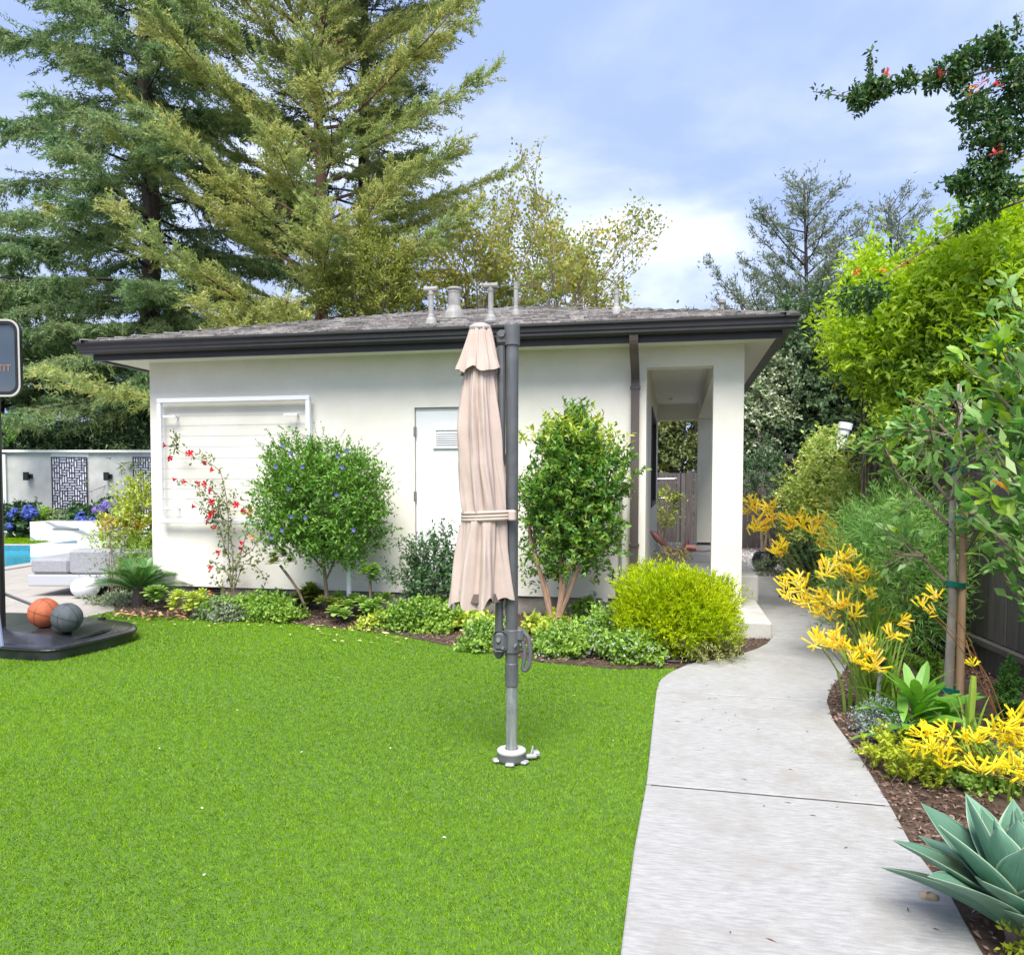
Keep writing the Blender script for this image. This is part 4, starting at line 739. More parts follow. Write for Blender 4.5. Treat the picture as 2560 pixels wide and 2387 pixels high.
fol_cool = leafmat('cool_tree_leaf', [(.05, .11, .045), (.10, .17, .075), (.17, .25, .115)], .55, .33, (.10, .17, .07), .4, .6, .5)
def at2(u, v, D): return at(u, v, D=D)
s1 = cf((2000-CX)/F*22, 22); s2 = cf((2215-CX)/F*22, 22)
fol_grey = leafmat('grey_twig_leaf', [(.12, .18, .12), (.20, .27, .17), (.28, .34, .24), (.26, .22, .17)], .6, .35)
conifer(41, s1, 9.6, .10, lv(3.5, 9.4, 52), lambda z: 3.1*(1-.82*max(0, z-4.5)/5.2), lambda z: .42, .18, MATS['dark_bark'], fol_grey, 'airy_conifer', 'airy grey green conifer with open twig tips rising beside the roof corner', 6.5, .85, 30, .115, .034, tdroop=-.15, group='airy grey conifers at right')
conifer(42, s2, 9.0, .10, lv(3.5, 8.9, 46), lambda z: 3.0*(1-.75*max(0, z-4.5)/4.4), lambda z: .45, .18, MATS['dark_bark'], fol_grey, 'airy_conifer', 'airy grey green conifer half hidden behind the yellow green hedge', 6.5, .85, 30, .115, .034, tdroop=-.15, group='airy grey conifers at right')
s3 = cf((1850-CX)/F*22.5, 22.5); conifer(43, s3, 6.6, .08, lv(2.5, 6.5, 34), lambda z: 2.1*(1-.7*max(0, z-3.5)/3.2), lambda z: .5, .18, MATS['dark_bark'], fol_grey, 'airy_conifer', 'small airy conifer showing just over the roof end', 6.5, .75, 30, .115, .034, tdroop=-.15, group='airy grey conifers at right')
for i, (u, v, D, r, nt_, lb) in enumerate(((2010, 960, 20.5, (1.6, 1.4, 1.7), 1800, 'dense dark green tree right of the house column, under the airy tree'), (2170, 960, 19.8, (1.5, 1.4, 2.2), 1700, 'dense green tree mass over the fence end left of the yellow hedge'), (1905, 1120, 20.5, (.9, .9, 1.1), 700, 'small green tree directly above the back fence beside the column'))):
    p = at(u, v, D=D); bushthing('evergreen_tree', lb, 'tree', fol_cool, 50+i, p, r, nt_, .55, 14, .13, .065, base=(p[0], p[1], 0), nst=9, sr=.05, p=2., lump=.28, shell=.35)
fol_white = leafmat('white_blossom', [(.45, .50, .30), (.62, .64, .52), (.22, .32, .12), (.14, .22, .08)], .6, .3)
p = at(1915, 1030, D=19.4); bushthing('blossom_shrub', 'pale shrub covered in white blossom beside the house column', 'shrub', fol_white, 61, p, (.65, .5, 1.05), 520, .35, 14, .085, .06, base=(p[0], p[1], 0), nst=5, sr=.03, p=2., lump=.3, shell=.3)
p = at(1695, 1110, D=21.5); fol_warm = leafmat('warm_tree_leaf', [(.08, .12, .03), (.16, .20, .055), (.26, .28, .10)], .55, .3, (.07, .11, .035), .4, .8, .6)
bushthing('porch_view_tree', 'olive green tree seen through the porch above the back fence', 'tree', fol_warm, 62, p, (1.7, 1.2, 1.35), 1500, .45, 14, .12, .06, base=(p[0], p[1], 0), nst=6, sr=.05, p=2., lump=.25, shell=.3)
for k_, (la_, lb) in enumerate(((-14.4, 'added dark shrub standing in for deep shade behind the pool wall at the left edge'), (-12.2, 'added dark shrub standing in for deep shade behind the pool wall above the whole lattice screen'), (-10.0, 'added dark shrub standing in for deep shade behind the pool wall beside the house'))):
    p = cf(la_, 22.8, 1.9); bushthing('shadow_fill_shrub', lb, 'shrub', fol_shade, 70+k_, p, (1.35, .6, 1.05), 900, .3, 11, .11, .05, base=(p[0], p[1], 0), nst=4, sr=.03, p=3., lump=.2, shell=.3, zmin=1.2, group='dark stand-ins for shade behind the pool wall')  # added shrubs, coloured dark to stand in for deep shadow above the wall
p = at(1655, 1268, Y=17.2); bushthing('porch_view_shrub', 'yellow green shrub trained on the back fence seen through the porch', 'shrub', fol_lime, 63, p, (.34, .2, .36), 120, .2, 9, .07, .04, base=(p[0], p[1], 0), nst=4, sr=.02)
p = at(1905, 1205, Y=16.8); bushthing('young_tree', 'small round headed young tree standing before the back fence', 'tree', fol_cool, 64, p, (.42, .35, .62), 260, .25, 11, .07, .035, base=(p[0]+.1, p[1], 0), nst=3, sr=.03, p=2., lump=.2)

# ------------------------------------------------------------------ plants along the house wall
fol_green = leafmat('fresh_green_leaf', [(.05, .15, .02), (.11, .26, .035), (.19, .36, .06), (.28, .44, .10)], .5, .35, (.17, .34, .045), .35, 2.2, .5)
fol_pitt = leafmat('glossy_yellow_leaf', [(.05, .15, .03), (.10, .25, .04), (.19, .35, .05), (.36, .45, .08)], .4, .36, None, .5)
fol_deep = leafmat('deep_green_leaf', [(.035, .085, .032), (.07, .15, .055), (.12, .21, .08)], .45, .3, None, .5)
fol_ground = leafmat('groundcover_leaf', [(.14, .29, .04), (.25, .42, .07), (.37, .54, .12)], .5, .35, (.32, .47, .06), .35, 3., .5)
fol_gold = leafmat('golden_needle', [(.20, .32, .006), (.44, .56, .006), (.60, .70, .01), (.72, .76, .02)], .5, .45, (.30, .46, .006), .3, 3., .5)
fol_sage = leafmat('sage_leaf', [(.20, .26, .15), (.30, .36, .22), (.16, .22, .12)], .6, .25)
rose_g = leafmat('rosette_green', [(.15, .29, .05), (.26, .43, .08), (.39, .54, .15)], .35, .25, None, .4)
rose_y = leafmat('rosette_yellow', [(.30, .42, .04), (.46, .55, .07), (.60, .64, .14)], .35, .25, None, .4)
rose_d = leafmat('rosette_bronze', [(.14, .21, .025), (.25, .31, .04), (.34, .39, .06)], .35, .25, None, .4)
fl_white = leafmat('white_petal', [(.72, .73, .78), (.62, .62, .72), (.78, .78, .78)], .6, .3)
fl_red = leafmat('red_petal', [(.62, .01, .035), (.78, .02, .05), (.50, .01, .03)], .4, .3)
fl_blue = leafmat('violet_petal', [(.13, .12, .45), (.20, .20, .55), (.10, .09, .34)], .5, .3)
fl_yel = leafmat('yellow_flower', [(.90, .72, .02), (.93, .80, .05), (.90, .62, .015), (.92, .84, .30)], .45, .3)
fl_yel2 = leafmat('lemon_flower', [(.88, .76, .02), (.92, .84, .06), (.86, .70, .015)], .45, .3)
stem_g = mat('green_stem', (.13, .17, .05), (.20, .20, .09), .6, 20.)
stem_r = mat('russet_stem', (.20, .075, .03), (.28, .13, .05), .6, 20.)
# blue flowered standard shrub with wispy shoots
bc = np.array([-3.50, 7.55, 1.18])
t, T = bushthing('potato_vine_shrub', 'rounded green shrub on a thin trunk with a few violet flowers, before the trellis', 'shrub', fol_green, 101, bc, (.53, .42, .52), 2300, .17, 11, .046, .020, base=(-3.44, 7.55, 0), nst=0, p=3.0, lump=.10, shell=.35, up=.35)
obj('trunk', join(tube(smoothline([(-3.44, 7.55, 0), (-3.46, 7.55, .35), (-3.52, 7.55, .85)], 10), np.linspace(.024, .016, 10), 8), tube([(-3.46, 7.55, .4), (-3.3, 7.6, .8)], .01, 6), tube([(-3.48, 7.55, .5), (-3.8, 7.5, .9)], .01, 6)), bark_twig, t)
obj('inner_branches', stems(5, (-3.5, 7.55, .75), T, 24, .008, .003, .03), bark_twig, t)
rg = np.random.default_rng(102); sp_, lq = [], []
for k in range(46):
    a = rg.uniform(-.15, PI+.15); x0 = bc+np.array([math.cos(a)*.54*rg.uniform(.75, 1.05), rg.uniform(-.3, .3), math.sin(a)*.54]); d = norm(np.array([math.cos(a)*.7, rg.normal()*.2, .75+rg.uniform(-.3, .3)])); l = rg.uniform(.15, .42); P = smoothline([x0, x0+d*l*.6, x0+d*l+np.array([0, 0, -.03])], 7); sp_.append(tube(P, np.linspace(.003, .0012, 7), 4, False))
    m = int(l*60); q = rg.uniform(0, 1, m); Pl = np.stack([np.interp(q, np.linspace(0, 1, 7), P[:, i]) for i in range(3)], 1); lq.append(leafq(Pl, norm(d*.5+rg.normal(size=(m, 3))*.6), rvec(rg, m), .030, .010))
obj('wispy_shoots', join(*sp_), stem_g, t, kind='stuff'); obj('shoot_leaves', joinq(*[(lq[0][0], lq[0][1])]+[(b, c) for b, c in lq[1:]]), fol_green, t, kind='stuff')
for u, v in ((707, 1113), (727, 1132), (845, 1141), (869, 1127), (856, 1168), (757, 1167), (690, 1167), (729, 1291), (764, 1293), (885, 1325), (680, 1343), (842, 1237), (722, 1222), (706, 1325)):
    p = at(u, v, Y=7.02); vf = []
    for k in range(7): a = 2*PI*k/7; vf.append((p, (math.cos(a), -.5, math.sin(a))))
    obj('flower', leafq(np.array([x for x, _ in vf]), np.array([d for _, d in vf]), np.tile([0, -1., 0], (7, 1)), .026, .019, .1), fl_blue, t)
stk = thing('garden_stake', 'flat white stake standing beside the blue flowered shrub trunk', 'stake', (-3.278, 7.7, 0)); obj('post', box(-3.30, -3.255, 7.69, 7.715, 0, .82, .004), white_m, stk)
# red mandevilla on the trellis
def z2(u, v): return 350+u*.4045, 900+v*.4045
vine = thing('mandevilla_vine', 'thin red flowering climber spreading over the wire trellis', 'vine', (-4.56, 7.95, 0))
polys = [[(570, 1530), (562, 1350), (545, 1200), (548, 1000), (535, 850), (500, 690), (440, 640), (300, 590), (200, 540), (235, 480), (205, 420)], [(570, 1500), (575, 1250), (560, 1050), (470, 900), (380, 800), (320, 770), (270, 750), (200, 738)], [(570, 1480), (600, 1280), (650, 1100), (690, 930), (600, 880), (520, 900)], [(562, 1350), (610, 1230), (690, 1180), (740, 1100), (760, 1000)], [(565, 1420), (540, 1300), (480, 1280), (440, 1230), (430, 1290)], [(570, 1450), (640, 1250), (720, 1270), (790, 1380)], [(548, 1000), (480, 960), (400, 920), (330, 870)], [(575, 1490), (530, 1430), (490, 1390), (430, 1340)], [(560, 1250), (520, 1150), (500, 1050), (440, 950)]]
vs_, lvP = [], []; rg = np.random.default_rng(110)
for pl in polys:
    P = np.array([at(*z2(u, v), Y=7.98+rg.normal()*.03) for u, v in pl]); Q = smoothline(P, 6*len(pl)); vs_.append(tube(Q, np.linspace(.0065, .0025, len(Q)), 5, False)); m = len(pl)*9
    q = rg.uniform(.12, 1, m); lvP.append(np.stack([np.interp(q, np.linspace(0, 1, len(Q)), Q[:, i]) for i in range(3)], 1)+rg.normal(size=(m, 3))*.025)
for u, v, k, s in ((500, 920, 46, 45), (470, 960, 40, 40), (400, 850, 16, 25), (450, 780, 22, 30), (380, 580, 14, 20), (440, 620, 14, 22), (230, 490, 16, 22), (660, 1190, 22, 45), (730, 1220, 18, 35), (690, 940, 24, 35), (520, 1050, 20, 30), (520, 1290, 14, 30), (490, 870, 20, 30), (590, 830, 14, 22), (220, 540, 8, 15), (520, 1150, 12, 25)):
    p = at(*z2(u, v), Y=7.97); lvP.append(p+rg.normal(size=(k, 3))*s*.4045/250)
LP = np.vstack(lvP); n = len(LP); obj('stems', join(*vs_), bark_twig, vine); obj('foliage', leafq(LP, norm(rg.normal(size=(n, 3))*[1, .5, 1]+[0, -.3, -.2]), norm(rg.normal(size=(n, 3))*.5+[0, -1, .5]), rg.uniform(.035, .065, n), rg.uniform(.018, .03, n)), fol_warm, vine, kind='stuff')
for i, (u, v) in enumerate(((148, 528), (185, 605), (308, 575), (400, 635), (440, 675), (208, 738), (272, 752), (360, 760), (400, 768), (428, 805), (440, 878), (325, 905), (440, 945), (430, 965), (412, 1003), (458, 1030), (592, 892), (635, 932), (685, 935), (695, 1090), (625, 1130), (625, 1165), (482, 1188), (435, 1283), (430, 1435), (455, 935))):
    p = at(*z2(u, v), Y=7.93-.02*(i % 3)); d = norm(np.array([rg.normal()*.7-.3, -.7, rg.normal()*.4-.1])); s_, b_2 = frame(d); V = [p-d*.045]; Fc = []
    for k in range(5):
        a0, a1, a2 = [2*PI*(k+f)/5 for f in (0, .5, 1)]; R_ = rg.uniform(.028, .042)
        c0 = len(V); V += [p-d*.012+.011*(math.cos(a0)*s_+math.sin(a0)*b_2), p+d*.008+R_*(math.cos(a0+.2)*s_+math.sin(a0+.2)*b_2), p+d*.004+R_*1.12*(math.cos(a1)*s_+math.sin(a1)*b_2), p+d*.008+R_*.9*(math.cos(a2-.1)*s_+math.sin(a2-.1)*b_2), p-d*.012+.011*(math.cos(a2)*s_+math.sin(a2)*b_2)]; Fc += [[0, c0, c0+4], [c0, c0+1, c0+2, c0+3, c0+4]]
    obj('flower', (np.array(V), Fc), fl_red if i not in (18, 19) else leafmat('coral_petal', [(.70, .17, .10), (.75, .25, .16)], .5, .3) if i == 18 else MATS['coral_petal'], vine)
# rosette succulents
def rosette(c, R_, n, lm, parent, name='rosette', seed=0, flat=.35, wide=.42):
    rg = np.random.default_rng(seed); vf = []
    for i in range(n):
        q = (i+.5)/n; a = i*2.39996+rg.normal()*.08; L_ = R_*(.35+.65*q); el = (1-q)*1.25+flat*(.5-q*.6)
        V, Fc = leaf8(L_, L_*wide*1.05, .12, .25, 1.); ca, sa, ce, se = math.cos(a), math.sin(a), math.cos(el), math.sin(el); x, y, z = V[:, 0], V[:, 1], V[:, 2]; X = x*ce-z*se; Z = x*se+z*ce; V2 = np.stack([X*ca-y*sa, X*sa+y*ca, Z], 1)+np.array(c)+np.array([0, 0, (1-q)*R_*.25]); vf.append((V2, Fc))
    return obj(name, join(*vf), lm, parent, kind='stuff')
def aeonium(label, items, lm, base, stalk=None, group=None):
    t = thing('aeonium', label, 'succulent', tuple(base), group)
    for i, (c, R_, n) in enumerate(items): rosette(c, R_, n, lm, t, seed=int(abs(c[0])*1000) % 997+i)
    if stalk is not None: obj('stalk', tube(smoothline(stalk, 8), .014, 7), bark_twig, t)
    return t
pL = at(700, 1398, Y=7.45); aeonium('bronze green aeonium on a slanting bare stalk left of the shrub trunk', [((pL[0]+dx, pL[1]+dy, pL[2]+dz), .085, 26) for dx, dy, dz in ((-.07, 0, .02), (.06, -.03, .03), (0, .06, .05), (-.02, -.06, -.02), (.09, .04, -.03), (-.10, .03, -.05), (.0, 0, .07))], rose_d, (-3.62, 7.5, 0), [(-3.62, 7.5, 0), (-3.72, 7.48, .3), pL-[0, 0, .06]])
pR = at(925, 1436, Y=7.40); aeonium('bright green aeonium head on a short upright stalk right of the white stake', [((pR[0]+dx, pR[1]+dy, pR[2]+dz), .10, 28) for dx, dy, dz in ((-.07, 0, .0), (.07, -.03, .0), (0, .06, .03), (0, -.07, .02), (.02, 0, -.06), (-.05, .0, .05), (.05, -.02, .06))], rose_g, (-2.94, 7.42, 0), [(-2.94, 7.42, 0), (-2.93, 7.42, .2), pR-[0, 0, .06]])
row = [(755, 1505, rose_d, .15, 'bronze yellow aeonium clump under the slanting stalk'), (805, 1535, rose_d, .12, 'low aeonium clump in front of the shrub trunk'), (845, 1528, rose_g, .12, 'green aeonium clump just left of the white stake foot'), (868, 1548, rose_g, .12, 'pale green aeonium clump at the white stake foot on the lawn edge'), (915, 1520, rose_g, .13, 'tall green aeonium clump right of the white stake'), (925, 1550, rose_g, .11, 'low green aeonium clump on the lawn edge, rightmost of the row'), (372, 1512, rose_g, .13, 'broad green aeonium clump beside the sago palm'), (440, 1520, rose_y, .12, 'yellow green aeonium clump by the heap of dry leaves'), (485, 1527, rose_y, .11, 'yellowish aeonium clump under the foundation vent')]
for i, (u, v, lm, R_, lb) in enumerate(row):
    g0 = at(u, v+22, z=.0); rg = np.random.default_rng(200+i); items = [((g0[0]+rg.normal()*.09, g0[1]+.1+rg.normal()*.06, .09+rg.uniform(0, .14)), R_*rg.uniform(.75, 1.1), 24) for _ in range(6)]; aeonium(lb, items, lm, (g0[0], g0[1]+.1, 0))
# leafy ground cover clumps (with white flowers nearer the path)
gcs = [(600, 1537, .42, .16, .13, fol_ground, 0, 'light green ground cover clump under the red climber'), (550, 1540, .30, .14, .10, fol_sage, 0, 'grey green ground cover at the lawn edge under the trellis'), (665, 1543, .30, .14, .14, fol_ground, 0, 'green ground cover clump left of the aeonium row'), (690, 1512, .2, .12, .12, fol_deep, 0, 'dark green low clump against the wall foot'), (1055, 1570, .40, .2, .16, fol_ground, 8, 'fresh green ground cover before the dark shrub by the door'), (1125, 1545, .2, .15, .14, fol_ground, 0, 'light green low clump behind the ground cover near the parasol'),
       (1215, 1618, .22, .16, .15, fol_ground, 46, 'white flowered ground cover just left of the parasol pole'), (1405, 1635, .25, .17, .15, fol_ground, 60, 'white flowered ground cover right of the parasol crank'), (1480, 1618, .22, .18, .2, fol_ground, 50, 'white flowered mound in the middle of the bed front'), (1580, 1650, .22, .17, .15, fol_ground, 80, 'white flowered mound nearest the path on the lawn edge'), (940, 1562, .16, .1, .07, rose_y, 0, 'small yellow green clump at the end of the aeonium row')]
for i, (u, v, rx, ry, rz, lm, nf, lb) in enumerate(gcs):
    g0 = at(u, v+14, z=0.); c = (g0[0], g0[1]+ry*.8, rz*.35); t, T = bushthing('ground_cover', lb, 'ground cover', lm, 300+i, c, (rx, ry, rz), int(900*rx*ry/.06)+160, .09, 9, .036, .022, nst=0, zmin=.0, p=2., lump=.25, shell=.2, up=.7)
    if nf: F_ = T[(T[:, 2] > .02)]; obj('flowers', scatter_flowers(i, F_[F_[:, 1] < c[1]+.05], nf*2, .016, .012, 5, .06, c), fl_white, t, kind='stuff')
lets = [(1160, 1560, .12, .14, 'lime green lettuce like plant under the parasol skirt'), (1120, 1500, .06, .16, 'narrow lime plant peeping out left of the parasol skirt'), (1340, 1568, .10, .10, 'small lime rosette clump right of the parasol bracket'), (1205, 1585, .12, .17, 'bright lime leafy clump left of the parasol pole'), (1390, 1560, .07, .12, 'upright lime shoot before the pittosporum trunks'), (1462, 1540, .08, .16, 'dark green rosette plant beside the white pipes')]
for i, (u, v, r_, hh, lb) in enumerate(lets):
    g0 = at(u, v+26, z=0.); bushthing('leafy_plant', lb, 'plant', rose_y if i != 5 else rose_g, 330+i, (g0[0], g0[1]+.1, hh*.6), (r_, r_*.9, hh*.6), 100, .07, 7, .065, .04, nst=0, p=2., lump=.2, shell=.25, up=.8, zmin=0)
# darker shrub in front of the door
g0 = np.array([-2.36, 7.62, 0]); rg = np.random.default_rng(120)
t, T = bushthing('viburnum_shrub', 'dark green open shrub in front of the utility door', 'shrub', fol_deep, 121, (-2.33, 7.62, .38), (.33, .28, .40), 620, .2, 10, .045, .020, base=tuple(g0), nst=14, sr=.01, p=2., lump=.3, shell=.25)
sp_, lq = [], []
for (u, v) in ((985, 1360), (1000, 1335), (1015, 1345), (1040, 1338), (1060, 1365), (1095, 1350), (1120, 1355), (1000, 1390), (1030, 1385)):
    e = at(u, v, Y=7.55); a = np.array([-2.36, 7.6, .35]); P = smoothline([a, (a+e)/2+[0, 0, .05], e], 8); sp_.append(tube(P, np.linspace(.006, .002, 8), 4, False)); m = 46; q = rg.uniform(.25, 1, m); Pl = np.stack([np.interp(q, np.linspace(0, 1, 8), P[:, i]) for i in range(3)], 1); lq.append(leafq(Pl, norm(norm(e-a)*.6+rg.normal(size=(m, 3))*.6), rvec(rg, m), .042, .018))
obj('shoots', join(*sp_), bark_twig, t); obj('shoot_leaves', joinq(*lq), fol_deep, t, kind='stuff')
# pittosporum right of the parasol
pb_ = at(1385, 1585, z=0.); pcn = np.array([-.945, 7.45, 1.24])
t, T = bushthing('pittosporum_shrub', 'tall glossy shrub with yellow tips and bare lower trunks right of the parasol', 'shrub', fol_pitt, 131, pcn, (.445, .32, .68), 1350, .15, 12, .058, .027, base=(pb_[0], pb_[1], 0), nst=0, p=3.2, lump=.2, shell=.25, up=.6)
V, Fq = bush(132, pcn+[0, 0, .56], (.41, .28, .16), 120, .18, 10, .06, .024, p=2.5, lump=.2, shell=.2, up=.8)[0]; obj('young_tips', (V, Fq), leafmat('yellow_tip', [(.32, .50, .05), (.46, .58, .08), (.56, .54, .08), (.20, .38, .05)], .4, .35), t, kind='stuff')
vf = []
for mid_, e in (((1370, 1470), (1335, 1400)), ((1405, 1480), (1400, 1380)), ((1440, 1440), (1470, 1340)), ((1425, 1400), (1500, 1250)), ((1350, 1430), (1320, 1330))):
    m = at(*mid_, Y=7.3); e = at(*e, Y=7.45); b0_ = np.array([pb_[0]+rng.normal()*.03, pb_[1], 0]); vf.append(tube(smoothline([b0_, m, e, e+[0, 0, .35]], 12), np.linspace(.026, .010, 12), 7))
obj('trunk', join(*vf), mat('tan_bark', (.22, .13, .085), (.34, .22, .15), .85, 12., stretch=(1, 1, .3), bump=.4), t); obj('inner_branches', stems(9, (pcn[0], pcn[1], .75), T, 26, .009, .003, .1), bark_twig, t)
# irrigation pipes behind it
ir = thing('irrigation_pipes', 'white and grey irrigation pipes low against the foundation', 'pipes', (-.82, 7.9, 0)); pv = mat('pvc', (.55, .55, .54), (.66, .66, .64), .4, 5.)
for x, h_ in ((-.86, .22), (-.78, .27), (-.70, .2)): obj('riser', tube([(x, 7.95, 0), (x, 7.95, h_)], .025, 10), pv, ir)
obj('elbow', join(tube(smoothline([(-.86, 7.95, .22), (-.86, 7.92, .27), (-.78, 7.92, .28)], 8), .028, 10), tube([(-.70, 7.95, .2), (-.66, 7.9, .24)], .03, 10)), pv, ir); obj('valve', join(box(-.83, -.74, 7.89, 7.97, .1, .15, .01), lathe([(.03, .27), (.035, .29), (.02, .31)], (-.78, 7.95, 0), 12)), MATS['conduit_grey'], ir)
obj('bare_stake', tube([(-.53, 7.55, 0), (-.525, 7.55, .38), (-.52, 7.56, .42)], .013, 6), mat('rust', (.12, .06, .045), (.2, .11, .08), .9, 20.), label='short rusty rod standing left of the golden bush', cat='rod')
# golden bush
gb = np.array([.03, 6.52, .36])
t, T = bushthing('golden_bush', 'dense golden yellow feathery bush beside the concrete step', 'shrub', fol_gold, 141, gb, (.47, .44, .33), 4300, .10, 13, .032, .0085, base=(.065, 6.55, 0), nst=16, sr=.009, p=2.5, lump=.12, shell=.3, up=.55, zmin=.03, spread=.45, vlen=.5)
V, Fq = bush(143, gb+[.12, .0, -.22], (.38, .38, .12), 420, .13, 12, .034, .007, p=2.2, lump=.2, shell=.4, up=.1, zmin=.01)[0]; obj('low_skirt', (V, Fq), leafmat('bleached_needle', [(.36, .38, .12), (.44, .42, .18), (.24, .33, .06)], .6, .3), t, kind='stuff')
obj('drip_line', tube(smoothline([(.55, 6.55, .03), (.2, 6.2, .028), (-.3, 6.1, .03), (-.7, 6.3, .03)], 20), .008, 6), blackm, label='black drip irrigation hose on the mulch before the golden bush', cat='hose')
# sago palm
sg = np.array([-5.83, 7.86, .12]); sag = thing('sago_palm', 'sago palm with stiff arching fronds at the left house corner', 'palm', (sg[0], sg[1], 0)); obj('trunk', lathe([(.07, -.14), (.085, -.02), (.06, .08), (.02, .12)], sg, 12), bark_dark, sag)
fol_sago = leafmat('sago_leaflet', [(.035, .12, .03), (.07, .19, .04), (.15, .28, .06)], .35, .2, None, .5); rg = np.random.default_rng(150)
for i in range(26):
    a = i*2.39996; el = rg.uniform(.25, 1.15); L_ = rg.uniform(.42, .62); s = np.linspace(0, 1, 9); d = np.array([math.cos(a)*math.cos(el), math.sin(a)*math.cos(el), math.sin(el)]); P = sg+np.array([0, 0, .06])+d*(L_*s)[:, None]+np.array([0, 0, -.16])*(s**2.2)[:, None]; m = 26
    q = np.linspace(.12, .99, m); Pq = np.stack([np.interp(q, s, P[:, k]) for k in range(3)], 1); tq = norm(np.gradient(Pq, axis=0)); sd_ = norm(np.cross(tq, [0, 0, 1.])); lg = .15*np.sin(PI*np.clip(q*.85+.12, 0, 1))+.015
    a1 = leafq(Pq, norm(sd_*.75+tq*.75+[0, 0, .35]), np.cross(sd_, tq), lg, .012, .0, .3); a2 = leafq(Pq, norm(-sd_*.75+tq*.75+[0, 0, .35]), np.cross(sd_, tq), lg, .012, .0, .3); rq = tube(P, np.linspace(.006, .002, 9), 4, False)
    obj('frond', join(a1, a2, rq), fol_sago, sag)
# corner shrubs and weeds at the terrace side
p = at(352, 1350, Y=9.2); t, T = bushthing('corner_shrub', 'yellow green shrub with orange tinted leaves tucked behind the left house corner', 'shrub', rose_y, 151, (p[0], p[1], .75), (.42, .4, .62), 620, .16, 10, .06, .03, base=(p[0], p[1], 0), nst=6, p=2.2, lump=.2, shell=.3)
p2 = at(318, 1315, Y=9.0); V, Fq = bush(152, p2, (.24, .2, .07), 90, .1, 9, .05, .025, p=2., lump=.2)[0]; obj('orange_leaves', (V, Fq), leafmat('orange_leaf', [(.60, .28, .02), (.62, .40, .03), (.40, .36, .04)], .5, .3), t, kind='stuff')
p = at(290, 1500, z=0.); t, T = bushthing('sapling', 'thin pale leaved sapling in front of the white sofa', 'sapling', fol_sage, 153, (p[0], p[1], .62), (.20, .2, .5), 60, .2, 9, .05, .016, base=tuple(p), nst=9, sr=.006, p=2., lump=.3, shell=.1, up=.7)
p = at(360, 1440, Y=8.6); bushthing('corner_fern_bush', 'soft fresh green bush behind the sago palm at the corner', 'shrub', fol_ground, 154, (p[0]-.05, p[1], .35), (.25, .25, .32), 260, .16, 11, .06, .012, base=(p[0], p[1], 0), nst=3, p=2., lump=.2, shell=.2)
p = at(305, 1512, z=0.); bushthing('creeping_ground_cover', 'grey green creeping mat at the terrace edge left of the sago palm', 'ground cover', fol_sage, 155, (p[0], p[1]+.06, .03), (.36, .24, .07), 700, .06, 9, .028, .014, nst=0, p=2., lump=.25, shell=.1, up=.6, zmin=.0)
# hydrangeas and planter greens along the far wall
def hydrangea(label, u, v, D, r, heads, lm, seed):
    p = at(u, v, D=D); t, T = bushthing('hydrangea', label, 'shrub', fol_deep, seed, (p[0], p[1], p[2]), r, 240, .25, 7, .13, .09, base=(p[0], p[1], 0), nst=4, sr=.02, p=2., lump=.2, shell=.3, zmin=0)
    for (hu, hv, hr) in heads:
        c = at(hu, hv, D=D-r[1]-.05); rg = np.random.default_rng(int(hu+hv)); d = rvec(rg, 130); obj('flower_head', leafq(c+d*hr*rg.uniform(.8, 1.05, (130, 1)), norm(np.cross(d, rvec(rg, 130))), d, .055, .05, .05), lm, t)
fl_hb = leafmat('hydrangea_blue', [(.045, .075, .38), (.08, .13, .52), (.16, .20, .58)], .6, .2); fl_hv = leafmat('hydrangea_violet', [(.14, .12, .42), (.24, .20, .54), (.30, .16, .42)], .6, .2)
hydrangea('deep blue hydrangea left of the marble block', 48, 1300, 20.6, (.42, .35, .34), [(72, 1276, .16), (64, 1284, .12), (83, 1282, .13), (28, 1289, .11), (24, 1316, .10), (36, 1278, .09), (72, 1290, .12)], fl_hb, 160)
hydrangea('violet hydrangea right of the whole lattice screen', 262, 1290, 20.6, (.36, .3, .3), [(266, 1261, .13), (284, 1260, .12), (277, 1270, .14), (256, 1269, .11), (240, 1276, .11), (255, 1280, .12)], fl_hv, 161)
hydrangea('low blue hydrangea behind the marble block', 212, 1300, 20.5, (.3, .3, .2), [(202, 1290, .12), (210, 1302, .13), (232, 1302, .10), (197, 1298, .10)], fl_hb, 162)
p = at(115, 1296, D=20.7); bushthing('low_shrub', 'low light green shrub between blue hydrangea and lattice screen', 'shrub', fol_ground, 163, p, (.45, .3, .22), 240, .15, 8, .09, .05, nst=0, p=2., shell=.3); p = at(170, 1300, D=20.6); bushthing('low_shrub', 'low grey green shrub right behind the marble block', 'shrub', fol_sage, 164, p, (.5, .3, .18), 240, .15, 8, .09, .05, nst=0, p=2., shell=.3)
p = at(8, 1090, D=20.); bushthing('overhanging_twig', 'small bright green twig hanging in at the left edge above the wall', 'plant', fol_ground, 165, p, (.22, .15, .12), 30, .2, 8, .08, .04, nst=0, base=(p[0], p[1], p[2]))
